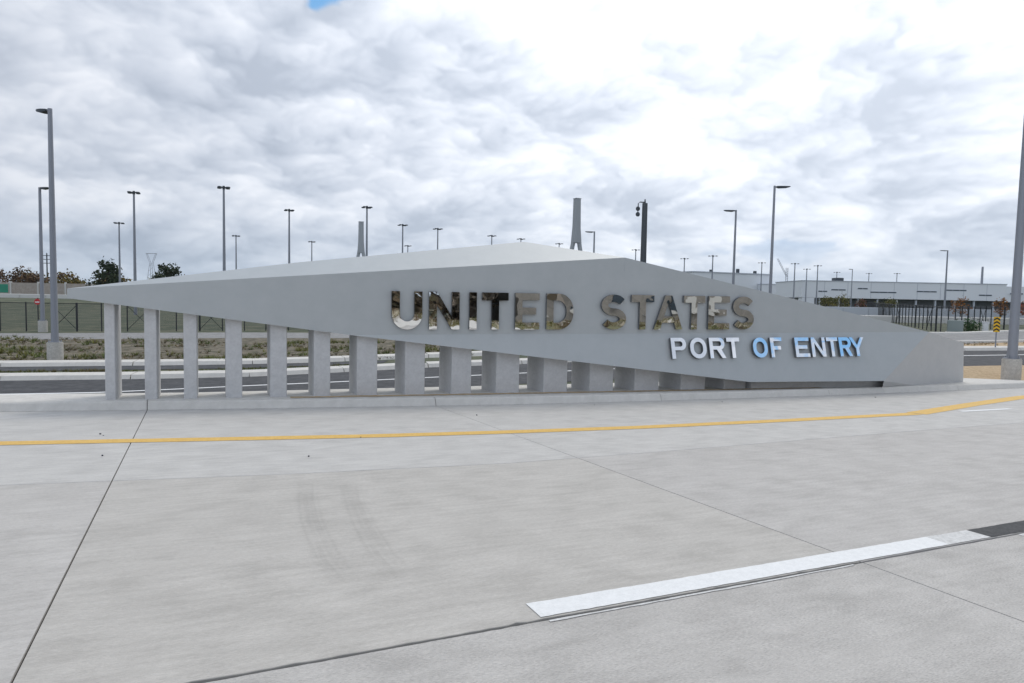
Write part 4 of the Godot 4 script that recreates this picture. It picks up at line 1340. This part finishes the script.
func make_debris():
	var q := [[59, 8.55, -5.3], [0, 0, 0]]
	var spots := [Vector2(-1.15, 10.55), Vector2(-1.1, 10.4), Vector2(-0.95, 8.9), Vector2(14.6, 10.9), Vector2(2.05, 9.2), Vector2(1.2, 8.1), Vector2(4.4, 10.8), Vector2(-3.2, 5.6), Vector2(7.2, 11.5), Vector2(10.2, 11.2)]
	for i in spots.size():
		var st := new_st()
		var r := RandomNumberGenerator.new()
		r.seed = 900 + i
		var s := r.randf_range(0.006, 0.012)
		tube(st, [Vector3(-s * 1.4, 0.004, 0), Vector3(-s * 0.7, s * 0.4, s * 0.2), Vector3(s * 0.6, s * 0.5, 0), Vector3(s * 1.5, 0.006, -s * 0.2)], [s * 0.2, s * 0.9, s * 0.8, s * 0.15], 7)
		var o := part(numbered("pebble"), st, M.dark_pole, self)
		o.position = at_road(spots[i].x, spots[i].y, 0.004)
		o.rotation.y = r.randf() * TAU
		tag(o, "tiny dark pebble lying on the pale concrete road", "pebble", "pebbles strewn on the road")

# ------------------------------------------------------------------ scene
func _ready():
	var cam := Camera3D.new()
	cam.name = "camera"
	add_child(cam)
	cam.position = Vector3(0, 1.6, 0)
	cam.rotation = Vector3(-atan(41.5 / 683.0), 0, 0.019)
	cam.fov = 53.13
	cam.near = 0.05
	cam.far = 9000.0
	cam.current = true
	var env := Environment.new()
	env.background_mode = Environment.BG_SKY
	var sky := Sky.new()
	var sm := PanoramaSkyMaterial.new()
	sm.panorama = make_sky()
	sky.sky_material = sm
	env.sky = sky
	env.tonemap_mode = Environment.TONE_MAPPER_LINEAR
	env.tonemap_exposure = 1.1
	env.sdfgi_enabled = true
	env.ssao_enabled = true
	env.ssil_enabled = true
	env.fog_enabled = true
	env.fog_density = 0.00006
	env.fog_light_color = Color(0.8, 0.86, 0.92)
	var we := WorldEnvironment.new()
	we.environment = env
	add_child(we)
	var sun := DirectionalLight3D.new()
	sun.name = "sun"
	add_child(sun)
	sun.light_energy = 0.34
	sun.light_color = Color(1.0, 0.97, 0.92)
	sun.light_angular_distance = 25.0
	sun.shadow_enabled = true
	sun.look_at_from_position(Vector3(0.26, 0.84, -0.47) * 10.0, Vector3.ZERO)

	make_materials()
	make_ground()
	# back roads: near edge, far edge as (x, depth)
	sheet("service_road", v2([[-45, 7.0], [-12, 16.0], [0, 19.4], [17, 24.2], [60, 40]]), v2([[-45, 11.8], [-15, 19.88], [-8.4, 21.8], [-3, 24.6], [0.4, 25.5], [20.5, 30.8], [60, 43.0]]), M.asphalt, 0.004, 60, 6)
	sheet("lane_line", v2([[-28, 12.7], [-11.0, 17.76], [-7.5, 19.5], [-2.5, 21.4], [0.35, 22.34], [18.7, 28.12], [34, 33]]), v2([[-28, 12.88], [-11.0, 17.94], [-7.5, 19.68], [-2.5, 21.58], [0.35, 22.52], [18.7, 28.3], [34, 33.18]]), M.white, 0.008, 80, 1)
	far_kerb("far_kerb", v2([[-45, 11.8], [-15, 19.88], [-8.4, 21.8], [-3, 24.6], [0.4, 25.5], [20.5, 30.8], [30, 33.4]]), 0.9, 0.13)
	sheet("turn_lane", v2([[-45, 15.0], [-16.6, 22.3], [-9.3, 24.6], [-5.0, 26.6]]), v2([[-45, 16.4], [-17.7, 23.5], [-9.9, 26.0], [-5.0, 27.6]]), M.asphalt, 0.004, 30, 2)
	far_kerb("far_kerb", v2([[-45, 16.4], [-17.7, 23.5], [-9.9, 26.0], [-3.5, 28.8], [4, 31.0]]), 1.0, 0.13)
	sheet("verge", v2([[-60, 13.3], [-18.9, 24.6], [-10.7, 27.1], [-3.7, 29.9], [4, 32.1], [14, 34.5]]), v2([[-60, 30], [-27.3, 36.4], [-16.2, 42.1], [-5.4, 44.5], [4, 45.5], [14, 46]]), M.weeds, 0.006, 40, 8)
	sheet("back_road", v2([[-70, 28], [-27.3, 36.4], [-16.2, 42.1], [-5.4, 44.5], [14, 46]]), v2([[-70, 33], [-31.5, 41.9], [-18.6, 48.3], [-5.4, 51.5], [14, 53]]), M.old_asphalt, 0.012, 40, 2)
	sheet("mulch_bed", v2([[14, 30.4], [20.5, 31.9], [30, 34.8], [40, 38]]), v2([[14, 33.3], [23.5, 35.4], [28.5, 38.0], [40, 42.5]]), M.soil, 0.006, 20, 3)
	sheet("side_road", v2([[14, 33.3], [23.5, 35.4], [28.5, 38.0], [50, 46.5]]), v2([[14, 40.8], [29.5, 44.6], [37.5, 50.1], [50, 56.0]]), M.old_asphalt, 0.012, 30, 4)
	far_kerb("far_kerb", v2([[14, 40.8], [29.5, 44.6], [37.5, 50.1], [50, 56.0]]), 0.5, 0.12)
	far_kerb("far_kerb", v2([[20.5, 34.6], [28.5, 37.7], [36, 40.4]]), 0.3, 0.12)
	make_road()
	var sl := new_st()
	for i in 24:
		for j in 8:
			var pts := []
			for e in [[0, 0], [1, 0], [1, 1], [0, 1]]:
				var s: float = 13.0 + (i + e[0]) * 1.0
				var t: float = lerpf(walk_t(s) + 0.01, table(s, [8.0, 25.0, 60.0], [17.6, 14.75, 9.0]), (j + e[1]) / 8.0)
				var p := road_xz(s, t)
				var y := maxf(terrain(p.x, p.y) + 0.02, road_y(s, t) + 0.13 if t < walk_t(s) + 0.7 else -9.0)
				pts.append(Vector3(p.x, y, p.y))
			quad(sl, pts[0], pts[1], pts[2], pts[3], Vector3.UP)
	struct("soil", sl, M.soil)
	# across the road behind the viewer: grass and a pale path
	sheet("rough_grass", v2([[-70, -66], [0, -41.0], [40, -22.4], [110, 10]]), v2([[-70, -42], [-20, -18.9], [0, -9.5], [40, 9.2], [60, 18.5], [110, 41]]), M.grass, 0.004, 60, 20)
	sheet("path", v2([[-40, -52], [0, -34.0], [40, -15.4], [90, 8]]), v2([[-40, -49], [0, -31.0], [40, -12.4], [90, 11]]), M.kerb, 0.01, 40, 2)
	sheet("driveway", v2([[5, -31], [17, -31]]), v2([[0, -8.2], [17, -2.0]]), M.kerb, 0.016, 12, 12)
	make_sign()
	make_masts()
	make_backdrop()
	make_right_side()
	make_behind()
	tufts("weed_clumps", "dry brown and green weeds on the rough bank behind the sign", 6500, func(r): 
		var x: float = r.randf_range(-48.0, 12.0)
		var n := 26.6 + (x + 9.6) * (0.17 if x < -9.6 else 0.34)
		return Vector2(x, lerpf(n, 39.0, pow(r.randf(), 1.2))), 0.2, [Color(0.14, 0.1, 0.045), Color(0.12, 0.11, 0.025), Color(0.13, 0.105, 0.055), Color(0.07, 0.055, 0.03), Color(0.07, 0.1, 0.022), Color(0.1, 0.13, 0.028), Color(0.14, 0.14, 0.03)], 51)
	tufts("verge_weeds", "sparse dry weeds on the tan mulch bed by the chevron marker", 300, func(r):
		var x: float = r.randf_range(16.0, 36.0)
		return Vector2(x, 31.6 + (x - 16) * 0.31 + r.randf_range(0.4, 2.6)), 0.12, [Color(0.2, 0.13, 0.05), Color(0.12, 0.1, 0.035), Color(0.25, 0.18, 0.09)], 52)
	tufts("strip_grass", "short green grass on the narrow strip between the back kerbs", 1200, func(r):
		var x: float = r.randf_range(-30.0, -6.0)
		var n := table(x, [-45.0, -16.6, -9.3, -5.0], [15.0, 22.3, 24.6, 26.6])
		return Vector2(x, n - r.randf_range(0.1, 0.9)), 0.1, [Color(0.1, 0.13, 0.03), Color(0.14, 0.13, 0.04), Color(0.17, 0.13, 0.06)], 53)
	tufts("dry_brush", "tall dry brush across the road behind the viewer, mirrored in the letters", 2600, func(r):
		var q := road_xz(r.randf_range(-20.0, 75.0), -r.randf_range(14.0, 36.0))
		return Vector2(q.x, -q.y), 0.35, [Color(0.3, 0.24, 0.14), Color(0.2, 0.17, 0.06), Color(0.12, 0.13, 0.04), Color(0.45, 0.4, 0.3), Color(0.14, 0.1, 0.06)], 54)
	make_debris()
